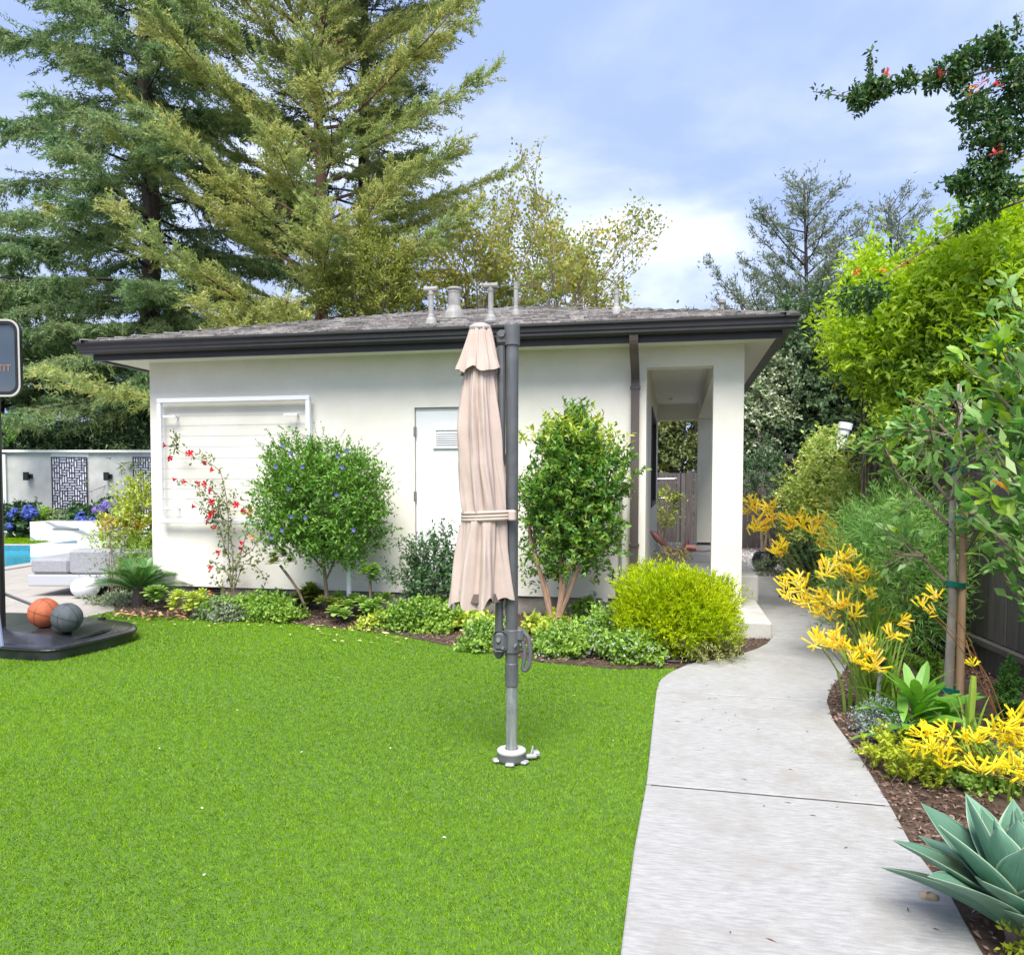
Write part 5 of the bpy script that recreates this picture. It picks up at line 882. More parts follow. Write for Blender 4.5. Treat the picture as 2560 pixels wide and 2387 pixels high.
# porch: planter stones and rusty metal bird
rm = mat('rusty_metal', (.11, .045, .045), (.19, .09, .075), .6, 14., metal=.5, c3=(.08, .04, .04), sc3=9)
pb1 = at(1690, 1400, Y=8.6); sc_ = thing('metal_bird', 'rusty metal bird sculpture on the porch floor behind the golden bush', 'sculpture', (pb1[0], pb1[1], .15))
def bp(u, v, Y=8.75): return at(1550+u/4.635, 1100+v/4.635, Y=Y)
body = smoothline([bp(345, 1055), bp(400, 1090), bp(450, 1150), bp(520, 1210), bp(570, 1250)], 16); obj('body', tube(body, [.006, .015, .026, .034, .038, .04, .042, .042, .04, .038, .034, .030, .026, .02, .016, .012], 10), rm, sc_, smooth=True)
obj('tail', tube(smoothline([bp(570, 1250), bp(660, 1275), bp(740, 1300), bp(870, 1275), bp(960, 1290), bp(1050, 1278)], 20), np.linspace(.016, .008, 20), 8), rm, sc_); obj('wing', tube(smoothline([bp(720, 1290), bp(735, 1250), bp(770, 1240), bp(880, 1250)], 12), np.linspace(.02, .045, 12), 6), rm, sc_)
obj('crest', join(tube([bp(745, 1240), bp(765, 1150)], [.03, .003], 6), tube([bp(800, 1240), bp(788, 1140)], [.025, .003], 6)), mat('dark_red', (.09, .018, .02), None, .6), sc_); obj('legs', join(tube([bp(560, 1250), bp(600, 1400)], .01, 6), tube([bp(740, 1290), bp(730, 1420)], .01, 6)), rm, sc_)
p = bp(600, 1290, 8.6); bushthing('twiggy_plant', 'small dry twiggy plant around the metal bird', 'plant', leafmat('dry_mix', [(.20, .12, .05), (.30, .30, .08), (.15, .08, .05)], .7, .2), 170, (p[0], p[1], p[2]-.08), (.16, .1, .10), 70, .1, 8, .04, .012, base=(p[0], p[1], .15), nst=8, sr=.004)

# ------------------------------------------------------------------ right bed: kangaroo paws
def pawcluster(seed, n=11, L=.048, r=.0048):
    """fan of curved furry tubes opening at the tips"""
    rg = np.random.default_rng(seed); vf = []
    for i in range(n):
        d = norm(np.array([rg.normal()*.8, rg.normal()*.8, rg.uniform(.15, 1.1)])); o = np.array([rg.normal(), rg.normal(), rg.normal()])*L*.22; l = L*rg.uniform(.75, 1.2)
        P = np.array([o, o+d*l*.5, o+d*l+np.array([0, 0, .12*l])]); vf.append(tube(P, [r*.45, r*.85, r*.95], 5, False)); s_, b_ = frame(d)
        tip = P[-1]; ring_ = [tip+r*.95*(math.cos(a)*s_+math.sin(a)*b_) for a in np.linspace(0, 2*PI, 6)[:-1]]; out_ = [tip+d*r*1.6+r*2.0*(math.cos(a)*s_+math.sin(a)*b_) for a in np.linspace(0, 2*PI, 6)[:-1]]; vf.append((np.array(ring_+out_), [[k, (k+1) % 5, 5+k] for k in range(5)]))
    return join(*vf)
paw_m = [meshdata('flower', *pawcluster(k), fl_yel) for k in range(4)]; paw_l = [meshdata('flower', *pawcluster(10+k, 14, .052, .0046), fl_yel2) for k in range(4)]
fol_strap = leafmat('strap_leaf', [(.13, .25, .03), (.22, .37, .045), (.36, .48, .08)], .45, .35)
def straps(seed, c, n, L, W, spread=.5, lean=(0, 0)):
    rg = np.random.default_rng(seed); V = []; Fc = []
    for i in range(n):
        a = rg.uniform(0, 2*PI); b0_ = np.array([c[0]+rg.normal()*.05, c[1]+rg.normal()*.05, c[2]]); l = L*rg.uniform(.6, 1.15); h = np.array([math.cos(a), math.sin(a), 0])*spread*rg.uniform(.3, 1.2)+np.array([*lean, 0]); s_ = np.array([-math.sin(a), math.cos(a), 0])
        k0 = len(V)
        for q in (0, .3, .6, .85, 1.): p = b0_+h*l*q*q*.9+np.array([0, 0, l*(q-.30*q*q*np.linalg.norm(h))]); w_ = W*(1-.9*q**2)*.5; V += [p-s_*w_, p+s_*w_]
        for q in range(4): Fc.append([k0+2*q, k0+2*q+1, k0+2*q+3, k0+2*q+2])
    return np.array(V), Fc
def kpaw(name, label, base, targets, meshes, stem_mat, nstrap, L, seed, scale=1., group='kangaroo paw clumps in the right bed', strap_label=None, hub=.35):
    rg = np.random.default_rng(seed); base = np.array(base, float); t = thing('kangaroo_paw', label, 'flower clump', tuple(base), group)
    if nstrap: obj('foliage', straps(seed, base, nstrap, L, .024), fol_strap, t)
    st = []
    for i, p in enumerate(targets):
        p = np.array(p, float); hb_ = base+(p-base)*hub*rg.uniform(.7, 1.2)+np.array([rg.normal()*.03, rg.normal()*.03, .08]); st.append(tube(smoothline([base+np.r_[rg.normal(size=2)*.03, 0], hb_, (hb_+p)/2+[0, 0, .02], p-np.array([0, 0, .01])], 12), np.linspace(.0045, .0022, 12), 5, False))
        ax = norm(p-hb_)*.5+np.array([0, 0, .6])+rg.normal(size=3)*.35; q = Vector(ax).to_track_quat('Z', 'Y').to_matrix().to_4x4(); sc = scale*rg.uniform(.85, 1.2)
        inst('flower', meshes[i % 4], t, Matrix.Translation(Vector(p)) @ q @ Matrix.Rotation(rg.uniform(0, 6), 4, 'Z') @ Matrix.Scale(sc, 4))
    obj('stalks', join(*st), stem_mat, t); return t
def z5(pts, Y, jit=.0, seed=0):
    rg = np.random.default_rng(seed); return [at(1860+u*.4316, 1000+v*.4316, Y=Y+rg.normal()*jit) for u, v in pts]
far_t = z5([(40, 600), (20, 650), (75, 640), (140, 620), (165, 650), (85, 720), (55, 760), (120, 760), (170, 700), (250, 700), (275, 740), (325, 690), (350, 720), (215, 850), (185, 890), (240, 880), (420, 730), (450, 700), (400, 770), (500, 740), (530, 790), (470, 800), (560, 820), (590, 860), (540, 860), (610, 830), (440, 850)], 9.0, .2, 1)
kpaw('k', 'tallest golden kangaroo paw, its flowers reaching towards the white column', (1.62, 9.3, 0), far_t, paw_m, stem_g, 60, .5, 401, 1.9, hub=.3)
mid_t = z5([(240, 1065), (300, 1045), (345, 1085), (330, 1100), (260, 1140), (330, 1180), (365, 1160), (395, 1190), (420, 1220), (455, 1150), (480, 1170), (470, 1240), (500, 1260), (480, 1010), (500, 980), (555, 960), (560, 1000), (575, 920), (630, 930), (640, 1010), (600, 1020), (700, 1030), (730, 1020), (650, 1090), (720, 1140), (640, 1190), (560, 1160), (540, 1200), (590, 1190), (640, 1250), (700, 1210), (785, 1240), (760, 1330), (610, 1130), (905, 1285)], 6.5, .22, 2)
kpaw('k', 'middle golden kangaroo paw with a broad spray of flowers over the path', (1.46, 6.35, 0), mid_t, paw_m, stem_g, 70, .55, 402, 1.5, hub=.45)
near_t = z5([(440, 1370), (420, 1405), (470, 1425), (535, 1370), (550, 1410), (570, 1440), (520, 1430), (640, 1460), (630, 1500), (700, 1430), (735, 1425), (690, 1470), (750, 1500), (725, 1545), (760, 1560), (850, 1370), (910, 1290)], 4.9, .12, 3)
kpaw('k', 'kangaroo paw with strappy upright leaves and orange yellow flowers at the path bend', (1.16, 5.0, 0), near_t, paw_m, stem_g, 150, .50, 403, 1.12, hub=.5)
def z6(pts, Y, jit=0, seed=0):
    rg = np.random.default_rng(seed); return [at(1900+u*.3976, 1650+v*.3976, Y=Y+rg.normal()*jit) for u, v in pts]
lem = z6([(1020, 460), (1090, 470), (1170, 450), (1000, 535), (1070, 540), (1140, 580), (1150, 640), (1300, 500), (1355, 500)], 3.75, .08, 4)
kpaw('k', 'lemon yellow kangaroo paw with russet stems beside the broad leaved plant', (1.40, 3.85, 0), lem, paw_l, stem_r, 40, .26, 404, 1.05, 'lemon kangaroo paws near the agave', hub=.4)
lem2 = z6([(1480, 430), (1550, 430), (1620, 370), (1540, 500), (1620, 470), (1630, 550), (1690, 520)], 3.7, .08, 5)
kpaw('k', 'lemon yellow kangaroo paw cut by the right edge of the frame', (1.72, 3.85, 0), lem2, paw_l, stem_r, 40, .26, 405, 1.1, 'lemon kangaroo paws near the agave', hub=.4)
lem3 = z6([(1390, 690), (1470, 690), (1600, 660), (1650, 720), (1680, 640)], 3.35, .06, 6)
kpaw('k', 'low lemon yellow kangaroo paw just behind the agave', (1.55, 3.45, 0), lem3, paw_l, stem_r, 26, .2, 406, 1.0, 'lemon kangaroo paws near the agave', hub=.4)
pt = z5([(1030, 1180), (1110, 1145), (1100, 1225)], 4.7, .02, 7)
kpaw('k', 'pale yellow kangaroo paw sprig on a long bare stem against the tree trunk', (1.80, 4.65, 0), pt, paw_m, stem_r, 0, .2, 407, .95, None, hub=.6)
# spent single stalk with a green pod and yellow tip
sp = at(2440, 1800, Y=4.4); sps = thing('flower_spike', 'thick green flower spike with a yellow tip right of the tree stake', 'plant', (1.68, 4.4, 0)); a = at(2425, 1830, Y=4.4); b = at(2434, 1690, Y=4.4); c = at(2432, 1660, Y=4.4); d = at(2415, 1600, Y=4.4)
obj('stalk', tube(smoothline([(a[0], 4.4, 0), a, b], 8), [.012, .014, .015, .016, .017, .018, .018, .013], 8), fol_strap, sps); inst('flower', paw_l[0], sps, Matrix.Translation(Vector(c)) @ Matrix.Scale(.7, 4)); obj('dry_stem', tube(smoothline([c, d], 5), .003, 5), stem_r, sps)
obj('foliage', straps(12, (a[0], 4.4, 0), 22, .32, .022, .8), fol_strap, sps)
# soft fine leaved shrub against the fence
fol_fern = leafmat('fern_pine_leaf', [(.15, .32, .07), (.26, .46, .11), (.40, .58, .18)], .55, .5, (.12, .28, .09), .35, 2., .6)
fp = at(2235, 1420, Y=6.75); t, T = bushthing('fern_pine', 'soft green fine leaved shrub against the fence behind the staked tree', 'shrub', fol_fern, 411, (1.74, 6.85, .62), (.38, .5, .52), 1300, .26, 14, .075, .0085, base=(1.78, 6.85, 0), nst=12, sr=.012, p=2.2, lump=.25, shell=.25, up=.35, hang=.15, spread=.5, zmin=.05)
V, Fq = bush(412, (1.84, 7.4, 1.0), (.24, .45, .30), 330, .24, 13, .07, .010, p=2., lump=.25, shell=.3, up=.3, spread=.5)[0]; obj('upper_foliage', (V, Fq), fol_fern, t, kind='stuff')
# jasmine on the fence
fol_jas = leafmat('jasmine_leaf', [(.20, .35, .06), (.38, .50, .09), (.58, .63, .16), (.68, .69, .27)], .45, .45, (.18, .32, .07), .4, 2.5, .5)
jc = at(2030, 1225, Y=11.6); t, T = bushthing('star_jasmine', 'yellow green jasmine climbing over the far end of the fence', 'climber', fol_jas, 421, (1.83, 11.4, 1.05), (.22, 1.7, .80), 1050, .22, 11, .065, .034, base=(1.88, 11.4, 0), nst=12, sr=.012, p=3., lump=.25, shell=.3, zmin=.05)
V, Fq = bush(422, (1.93, 9.3, 1.1), (.16, .8, .55), 330, .2, 10, .06, .03, p=2.4, lump=.3, shell=.3)[0]; obj('spreading_shoots', (V, Fq), fol_jas, t, kind='stuff')
bx = at(2010, 1400, Y=9.9); bushthing('dark_shrub', 'dark leafy shrub beside the path under the tall kangaroo paw', 'shrub', fol_deep, 423, (1.72, 10.4, .32), (.22, .8, .36), 420, .2, 10, .08, .04, base=(1.72, 10.4, 0), nst=5, p=2., lump=.2, shell=.2, zmin=.03)
bushthing('variegated_shrub', 'pale variegated shrub between tall and middle kangaroo paws', 'shrub', leafmat('variegated', [(.40, .42, .20), (.55, .56, .33), (.22, .28, .10)], .5, .3), 424, (1.74, 8.4, .30), (.2, .45, .30), 330, .14, 10, .04, .02, base=(1.74, 8.4, 0), nst=4, p=2., lump=.2, shell=.2, zmin=.03)
bushthing('silver_edging_plant', 'fine silvery plant on the gravel at the path end', 'plant', fol_sage, 425, (1.52, 12.62, .12), (.32, .12, .14), 150, .12, 9, .04, .015, nst=0, p=2., lump=.2, zmin=0, base=(1.5, 12.62, 0))
p = at(2003, 1436, Y=11.0); ah = thing('allium_flower', 'single round purple flower head beside the far path edge', 'flower', (p[0], 11.0, 0)); rg = np.random.default_rng(6); d = rvec(rg, 160); obj('flower_head', leafq(p+d*.05, d, rvec(rg, 160), .03, .014), leafmat('purple_petal', [(.40, .10, .30), (.52, .20, .42)], .6, .2), ah); obj('stem', tube([(p[0], 11., 0), p], .006, 5), stem_g, ah)
bk = at(1912, 1382, Y=13.3); pot = thing('dark_pot', 'dark round pot on the gravel beyond the house column', 'pot', (bk[0], 13.3, 0)); obj('pot_body', lathe([(.10, .0), (.19, .1), (.2, .2), (.16, .30), (.145, .31), (.14, .27)], (bk[0], 13.3, 0), 20), mat('dark_glaze', (.012, .016, .018), None, .25), pot)
# foxtail ferns
fol_fox = leafmat('foxtail_needle', [(.09, .22, .025), (.17, .33, .04), (.30, .44, .08)], .5, .3); fol_foxd = leafmat('foxtail_needle_dark', [(.05, .15, .03), (.10, .24, .045), (.17, .31, .07)], .5, .3)
def foxtail(label, base, plumes, lm, seed):
    t = thing('foxtail_fern', label, 'fern', tuple(base), 'foxtail ferns along the fence'); rg = np.random.default_rng(seed)
    for (tip, r) in plumes:
        tip = np.array(tip, float); P = smoothline([base, (np.array(base)+tip)/2+[0, 0, .06], tip], 20); L_ = np.linalg.norm(tip-base); n = int(1500*L_); q = rg.uniform(.06, 1, n); Pq = np.stack([np.interp(q, np.linspace(0, 1, 20), P[:, k]) for k in range(3)], 1); tq = norm(P[-1]-P[0]); d = norm(rvec(rg, n)+tq*.7)
        rr = r*np.sin(PI*np.clip(q*.80+.16, 0, 1))**.7; obj('plume', joinq(leafq(Pq, d, rvec(rg, n), rr*rg.uniform(.8, 1.2, n), .007, .0, .5)), lm, t)
def pl6(u, v, Y): return at(2160+u/4.635, 1400+v/4.635, Y=Y)
foxtail('bright foxtail fern left of the staked tree trunk', np.array([1.72, 5.75, 0]), [(pl6(700, 970, 5.7), .05), (pl6(860, 1080, 5.7), .05), (pl6(390, 1050, 5.6), .05), (pl6(480, 1100, 5.55), .05), (pl6(560, 1100, 5.7), .05), (pl6(910, 1160, 5.9), .045), (pl6(600, 1180, 5.5), .05), (pl6(780, 1200, 5.8), .045), (pl6(560, 1230, 5.6), .045)], fol_fox, 431)
b2 = pl6(1640, 1700, 4.9); foxtail('deep green foxtail fern by the fence at the right edge of the frame', np.array([b2[0], 4.9, 0]), [(pl6(1610, 1190, 4.9), .05), (pl6(1690, 1090, 4.95), .05), (pl6(1740, 1130, 4.9), .05), (pl6(1790, 1230, 4.9), .05), (pl6(1530, 1420, 4.8), .05), (pl6(1840, 1380, 4.8), .05), (pl6(1560, 1600, 4.7), .045), (pl6(1760, 1500, 4.7), .05), (pl6(1690, 1330, 4.8), .05), (pl6(1800, 1650, 4.6), .045)], fol_foxd, 432)
# broad leaved bright plant
fol_broad = leafmat('broad_bright_leaf', [(.10, .28, .03), (.15, .36, .04), (.22, .44, .07)], .35, .3, None, .5)
br = np.array([1.285, 4.58, 0]); t = thing('foxglove_plant', 'bright green broad leaved plant at the foot of the staked tree', 'plant', tuple(br), None); rg = np.random.default_rng(440); obj('stem', tube([br, br+[0, 0, .2]], [.014, .008], 6), stem_g, t)
lm8 = [meshdata('leaf', *leaf8(.34, .080, dr, .22), fol_broad) for dr in (.12, .3, .5)]
def place_leaf(me, p, az, el, roll, sc, parent, name='leaf'):
    m = Matrix.Translation(Vector(p)) @ Matrix.Rotation(az, 4, 'Z') @ Matrix.Rotation(-el, 4, 'Y') @ Matrix.Rotation(roll, 4, 'X') @ Matrix.Scale(sc, 4); return inst(name, me, parent, m)
for i in range(30): q = i/29; place_leaf(lm8[i % 3], br+np.array([0, 0, .03+.17*q]), i*2.4, .15+1.0*q+rg.normal()*.1, rg.normal()*.3, rg.uniform(.8, 1.15)*(1-.25*q), t)
for i, (dx, dy) in enumerate(((.16, .05), (-.1, -.12))):
    for j in range(9): place_leaf(lm8[j % 3], br+np.array([dx, dy, .03+.012*j]), j*2.4+i, .2+.09*j, rg.normal()*.3, rg.uniform(.6, .85), t)
# small plants and objects at the path edge
p = at(2190, 1850, z=0); bushthing('lavender_cotton', 'small silver grey plant at the path edge below the kangaroo paw', 'plant', leafmat('silver_leaf', [(.22, .28, .24), (.34, .40, .36), (.15, .20, .17)], .7, .2), 451, (p[0]+.02, p[1]+.05, .07), (.10, .12, .11), 300, .07, 10, .018, .007, base=tuple(p), nst=8, sr=.003, p=2., lump=.2, zmin=0)
p = at(2204, 1893, z=0); rs_ = np.random.default_rng(9); V, Fc = ellipsoid((p[0], p[1], .03), (.035, .028, .032), 12, 8); V += rs_.normal(size=V.shape)*.003; obj('white_stone', (V, Fc), mat('chalk', (.72, .72, .74), (.8, .8, .8), .8, 9.), label='small white stone at the path edge', cat='stone')
fol_ylow = leafmat('yellow_low_leaf', [(.28, .38, .02), (.40, .48, .03), (.52, .55, .06)], .45, .35)
for i, (u, v, rx, ry, n_, lb) in enumerate(((2195, 1930, .09, .16, 80, 'yellow green low plant spilling over the path edge'), (2262, 1968, .09, .13, 70, 'yellow green low plant behind the agave tips, by the path'), (2350, 1960, .13, .12, 80, 'yellow green low plant between agave and lemon flowers'))):
    p = at(u, v, z=0); t, T = bushthing('sedum_plant', lb, 'plant', fol_ylow, 460+i, (p[0]+.05, p[1]+.04, .07), (rx, ry, .09), n_, .08, 12, .028, .013, base=tuple(p), nst=10, sr=.003, p=2., lump=.2, up=.9, shell=.2, zmin=0, group=None)
p = at(2480, 1990, z=0); bushthing('creeping_plant', 'small round leaved creeping plant behind the agave', 'plant', fol_ground, 466, (p[0], p[1]+.1, .05), (.22, .14, .08), 260, .06, 8, .022, .018, base=tuple(p), nst=0, p=2., lump=.2, zmin=0)
p = at(2540, 2330, z=0); bushthing('lime_edging_plant', 'lime leaved low plant with tiny white flowers right below the agave', 'plant', fol_ylow, 467, (1.10, 2.42, .07), (.16, .10, .08), 130, .07, 9, .02, .012, base=tuple(p), nst=0, p=2., lump=.2, zmin=0)
p = at(2188, 1800, z=0); gl = thing('garden_marker', 'flat grey metal garden marker post among the strappy leaves', 'marker', tuple(p)); e = at(2203, 1660, Y=p[1]-.1); obj('post', tube([p, e], .012, 4), mat('grey_zinc', (.30, .31, .30), (.38, .38, .37), .6, 9.), gl); obj('cap', tube([e, e+(e-p)*.06], .022, 8), blackm, gl)
p = at(2330, 2270, z=0); V, Fc = ellipsoid((p[0], p[1]+.03, .018), (.032, .02, .02), 14, 9, 0); V += rs_.normal(size=V.shape)*.002; obj('tan_stone', (V, Fc), mat('tan_rock', (.30, .22, .13), (.45, .36, .24), .85, 20.), label='small tan stone on the path edge under the agave', cat='stone', smooth=True)
# agave
ag = np.array([1.005, 2.54, .05]); agv = thing('agave', 'large blue green agave rosette overhanging the path corner', 'agave', (ag[0], ag[1], 0)); rg = np.random.default_rng(470)
mag, ntg = newmat('agave_leaf'); pg = nd(ntg, 'ShaderNodeBsdfPrincipled', Roughness=.42); pg.inputs['Specular IOR Level'].default_value = .45; og = nd(ntg, 'ShaderNodeOutputMaterial'); ntg.links.new(pg.outputs[0], og.inputs['Surface'])
tg = nd(ntg, 'ShaderNodeTexCoord'); mg = nd(ntg, 'ShaderNodeMapping'); mg.inputs['Scale'].default_value = (1.2, 16, 1); ntg.links.new(tg.outputs['UV'], mg.inputs[0]); ng = nd(ntg, 'ShaderNodeTexNoise', Scale=3., Detail=4.); ntg.links.new(mg.outputs[0], ng.inputs['Vector']); cg = rampn(ntg, ng.outputs['Fac'], [(.3, (.065, .165, .105)), (.5, (.105, .225, .15)), (.72, (.17, .30, .215))])
sg_ = nd(ntg, 'ShaderNodeSeparateXYZ'); ntg.links.new(tg.outputs['UV'], sg_.inputs[0]); eg_ = rampn(ntg, sg_.outputs[1], [(.0, (1, 1, 1)), (.035, (0, 0, 0)), (.965, (0, 0, 0)), (1., (1, 1, 1))]); mxg = nd(ntg, 'ShaderNodeMixRGB'); ntg.links.new(eg_, mxg.inputs[0]); ntg.links.new(cg, mxg.inputs[1]); mxg.inputs[2].default_value = (.42, .50, .34, 1)
rv = nd(ntg, 'ShaderNodeObjectInfo'); mr = nd(ntg, 'ShaderNodeMapRange'); ntg.links.new(rv.outputs['Random'], mr.inputs[0]); mr.inputs['To Min'].default_value = .85; mr.inputs['To Max'].default_value = 1.2; hsg = nd(ntg, 'ShaderNodeHueSaturation'); ntg.links.new(mxg.outputs[0], hsg.inputs['Color']); ntg.links.new(mr.outputs[0], hsg.inputs['Value']); ntg.links.new(hsg.outputs[0], pg.inputs['Base Color'])
def agave_leaf(L, W, bend, cup, twist=0.):
    nu, nv = 15, 8; V = []; Fc = []; UV = []
    for i in range(nu):
        q = i/(nu-1); w_ = W*math.sin(PI*(.16+.70*q))**1.05*(1-q**7)*(.62+.38*min(1, q*3)) if q < .999 else .0
        th = .028*(1-q)**.7+.002; z0 = bend*L*q**2.; tw = twist*q
        for j in range(nv+1):
            v = j/nv*2-1; y = v*w_/2; z = z0+cup*w_*(v*v)*.55; V.append((q*L, y*math.cos(tw)-z*math.sin(tw)*.3, z+y*math.sin(tw))); UV.append((q, j/nv))
    n1 = len(V)
    for i in range(nu):
        q = i/(nu-1)
        for j in range(nv+1): x, y, z = V[i*(nv+1)+j]; v = j/nv*2-1; V.append((x, y, z-(.030*(1-q)**.6+.0015)*(1-v*v)-.0006)); UV.append((q, j/nv))
    for i in range(nu-1):
        for j in range(nv):
            a = i*(nv+1)+j; b = a+nv+1; Fc.append([a, b, b+1, a+1]); Fc.append([n1+a, n1+a+1, n1+b+1, n1+b])
        for j in (0, nv): a = i*(nv+1)+j; b = a+nv+1; Fc.append([a, a+n1, b+n1, b] if j == 0 else [a, b, b+n1, a+n1])
    me = meshdata('leaf', np.array(V), Fc, mag, True); uv = me.uv_layers.new(name='UVMap'); U = np.array(UV)
    li = np.zeros(len(me.loops), np.int32); me.loops.foreach_get('vertex_index', li); uv.data.foreach_set('uv', U[li].astype(np.float32).ravel()); return me
am = [agave_leaf(.355, .150, b, c, tw) for b, c, tw in ((.06, .20, .1), (-.08, .17, -.12), (-.24, .15, .1), (.12, .30, 0), (-.42, .2, .3))]
for i in range(40):
    q = i/39; el = .46+.95*q**.95+rg.normal()*.07; me_ = am[4] if i in (3,) else am[2] if q < .25 else am[1] if q < .5 else am[0] if q < .8 else am[3]
    place_leaf(me_, ag+np.array([0, 0, .02+.10*q]), i*2.39996+.35, el, rg.normal()*.12, (1.0-.42*max(0, q-.45)/.55)*rg.uniform(.90, 1.1), agv)
obj('core', lathe([(.03, -.06), (.04, .0), (.03, .06), (.01, .1)], ag, 12), bark_twig, agv)

# ------------------------------------------------------------------ staked bay tree
fol_bay = leafmat('bay_leaf', [(.09, .23, .05), (.16, .34, .075), (.26, .45, .12), (.40, .54, .24)], .45, .42, None, .35); fol_bayy = leafmat('young_bay_leaf', [(.25, .45, .035), (.34, .53, .055), (.44, .60, .09)], .32, .45, None, .5)
bay = thing('staked_tree', 'young grey barked tree tied to a round wooden stake with green bands', 'tree', (1.675, 5.3, 0))
tb = [at(u, v, Y=5.3) for u, v in ((2368, 1770), (2375, 1640), (2382, 1480), (2381, 1330), (2378, 1270), (2390, 1180), (2402, 1080), (2398, 960))]; tb[0][2] = 0
obj('trunk', tube(smoothline(tb, 26), np.linspace(.030, .012, 26), 10), bark_pale, bay, smooth=True)
stake = obj('stake', tube([(tb[0][0]+.068, 5.30, 0), at(2412, 1172, Y=5.32)], .0245, 12), mat('stake_wood', (.36, .22, .12), (.50, .34, .20), .75, 8., stretch=(4, 4, .3), bump=.2), bay); obj('stake_end', tube([at(2411, 1200, Y=5.32), at(2412, 1168, Y=5.32)], .026, 12), MATS['stake_wood'], bay) if False else None
tie_m = mat('green_tie', (.0, .13, .085), (.0, .17, .11), .45, 9.)
for v, x0, x1 in ((1727, 2356, 2399), (1462, 2366, 2412), (1300, 2384, 2416), (1177, 2375, 2415)):
    a, b = at(x0, v, Y=5.3), at(x1, v-3, Y=5.31); m = (a+b)/2; rx = abs(b[0]-a[0])/2; pts = [m+np.array([rx*math.cos(q), .034*math.sin(q), .006*math.sin(q*2)]) for q in np.linspace(0, 2*PI, 33)]
    obj('tie_band', join(*[tube([p_+np.array([0, 0, dz]) for p_ in pts], .006, 6, False) for dz in (-.012, -.004, .004, .012)]), tie_m, bay)
def z5p(u, v, Y): return at(2160+u/4.635, 1100+v/4.635, Y=Y)
limbs = [[(1000, 700), (870, 560), (780, 380), (700, 200), (640, 0), (600, -200)], [(1000, 560), (930, 380), (860, 220), (800, 50), (760, -150)], [(980, 980), (880, 880), (720, 720), (590, 570), (400, 420), (250, 100)], [(1010, 690), (1100, 550), (1180, 420), (1300, 280), (1430, 90)], [(960, 1640), (800, 1500), (700, 1370), (600, 1270), (430, 1180), (300, 1100)], [(1180, 1280), (1310, 1080), (1420, 900)], [(700, 1350), (500, 1330), (380, 1320)], [(1060, 350), (1150, 200), (1250, 60), (1330, -150)], [(1050, 0), (900, -150), (760, -350)], [(1060, -100), (1100, -300), (1050, -520)], [(960, -50), (700, -120), (450, -80), (250, -40)]]
rg = np.random.default_rng(480); lb_, nodes = [], []
for li, pl in enumerate(limbs):
    P = smoothline([z5p(u, v, 5.3+(-.10*k if li % 2 else .09*k)) for k, (u, v) in enumerate(pl)], 20); lb_.append(tube(P, np.linspace(.012, .003, 20), 6, False))
    for q in np.linspace(.35, 1, 9):
        i = q*19; p = P[min(19, int(i))]; d = norm(P[-1]-P[0])
        for _ in range(2):
            d2 = norm(d*.6+rg.normal(size=3)*.75); e = p+d2*rg.uniform(.06, .20); lb_.append(tube([p, e], [.003, .0018], 4, False)); nodes.append((e, d2)); nodes.append(((p+e)/2, d2))
obj('limbs', join(*lb_), bark_twig, bay); bm_ = [meshdata('leaf', *leaf8(.075, .032, dr, .2), fol_bay) for dr in (.1, .3, -.1)]; by_ = [meshdata('leaf', *leaf8(.07, .032, dr, .2), fol_bayy) for dr in (.1, .25)]
cnt = 0; rest = []; ordr = rg.permutation(len(nodes))[:210]
def orient(p, d, rg, sc): x = Vector(norm(d+rg.normal(size=3)*.6)); z = Vector(norm(rg.normal(size=3)*.5+np.array([0, -.25, 1.]))); y = z.cross(x).normalized(); z = x.cross(y); m = Matrix((x, y, z)).transposed().to_4x4(); return Matrix.Translation(Vector(p)) @ m @ Matrix.Scale(sc, 4)
for k in ordr:
    p, d = nodes[k]
    for _ in range(rg.integers(2, 5)):
        if cnt < 295: inst('leaf', (by_[cnt % 2] if rg.random() < .18 else bm_[cnt % 3]), bay, orient(p+rg.normal(size=3)*.012, d, rg, rg.uniform(.8, 1.35))); cnt += 1
        else: rest.append((p+rg.normal(size=3)*.015, norm(d+rg.normal(size=3)*.6)))
rp = np.array([a for a, b in rest]); rd = np.array([b for a, b in rest]); n = len(rp); obj('small_leaves', leafq(rp, rd, norm(rg.normal(size=(n, 3))*.5+[0, -.25, 1]), rg.uniform(.06, .10, n), rg.uniform(.026, .04, n), .2), fol_bay, bay, kind='stuff')
# large broad leaved shrub reaching in from the right edge
lau = thing('laurel_shrub', 'tall broad leaved shrub with bright young leaves reaching in from the right edge', 'shrub', (2.05, 4.5, 0)); rg = np.random.default_rng(490); lb_, nodes = [], []
tips_ = [(2520, 720), (2480, 790), (2440, 860), (2500, 870), (2560, 800), (2450, 930), (2520, 950), (2400, 900), (2420, 1000), (2490, 1030), (2560, 1060), (2440, 1110), (2480, 1180), (2530, 1150), (2420, 1270), (2460, 1300), (2520, 1290), (2560, 1240), (2480, 1390), (2500, 1420), (2540, 1370), (2450, 1060), (2580, 900), (2590, 1150), (2530, 760), (2470, 1240), (2545, 1330)]
for i, (u, v) in enumerate(tips_):
    Y = 4.5+rg.normal()*.22; e = at(u, v, Y=Y); b0_ = np.array([2.05+rg.normal()*.1, 4.5+rg.normal()*.1, max(.35, e[2]-rg.uniform(.5, .9))]); P = smoothline([b0_, (b0_+e)/2+[0, 0, -.04], e], 14); lb_.append(tube(P, np.linspace(.010, .0035, 14), 6, False)); d = norm(P[-1]-P[-4])
    yng = v < 1010 or rg.random() < .4
    for q in np.linspace(.5, 1, 7): nodes.append((P[int(q*13)], d, yng)); 
    nodes += [(e, norm(d+rg.normal(size=3)*.5), yng)]*2
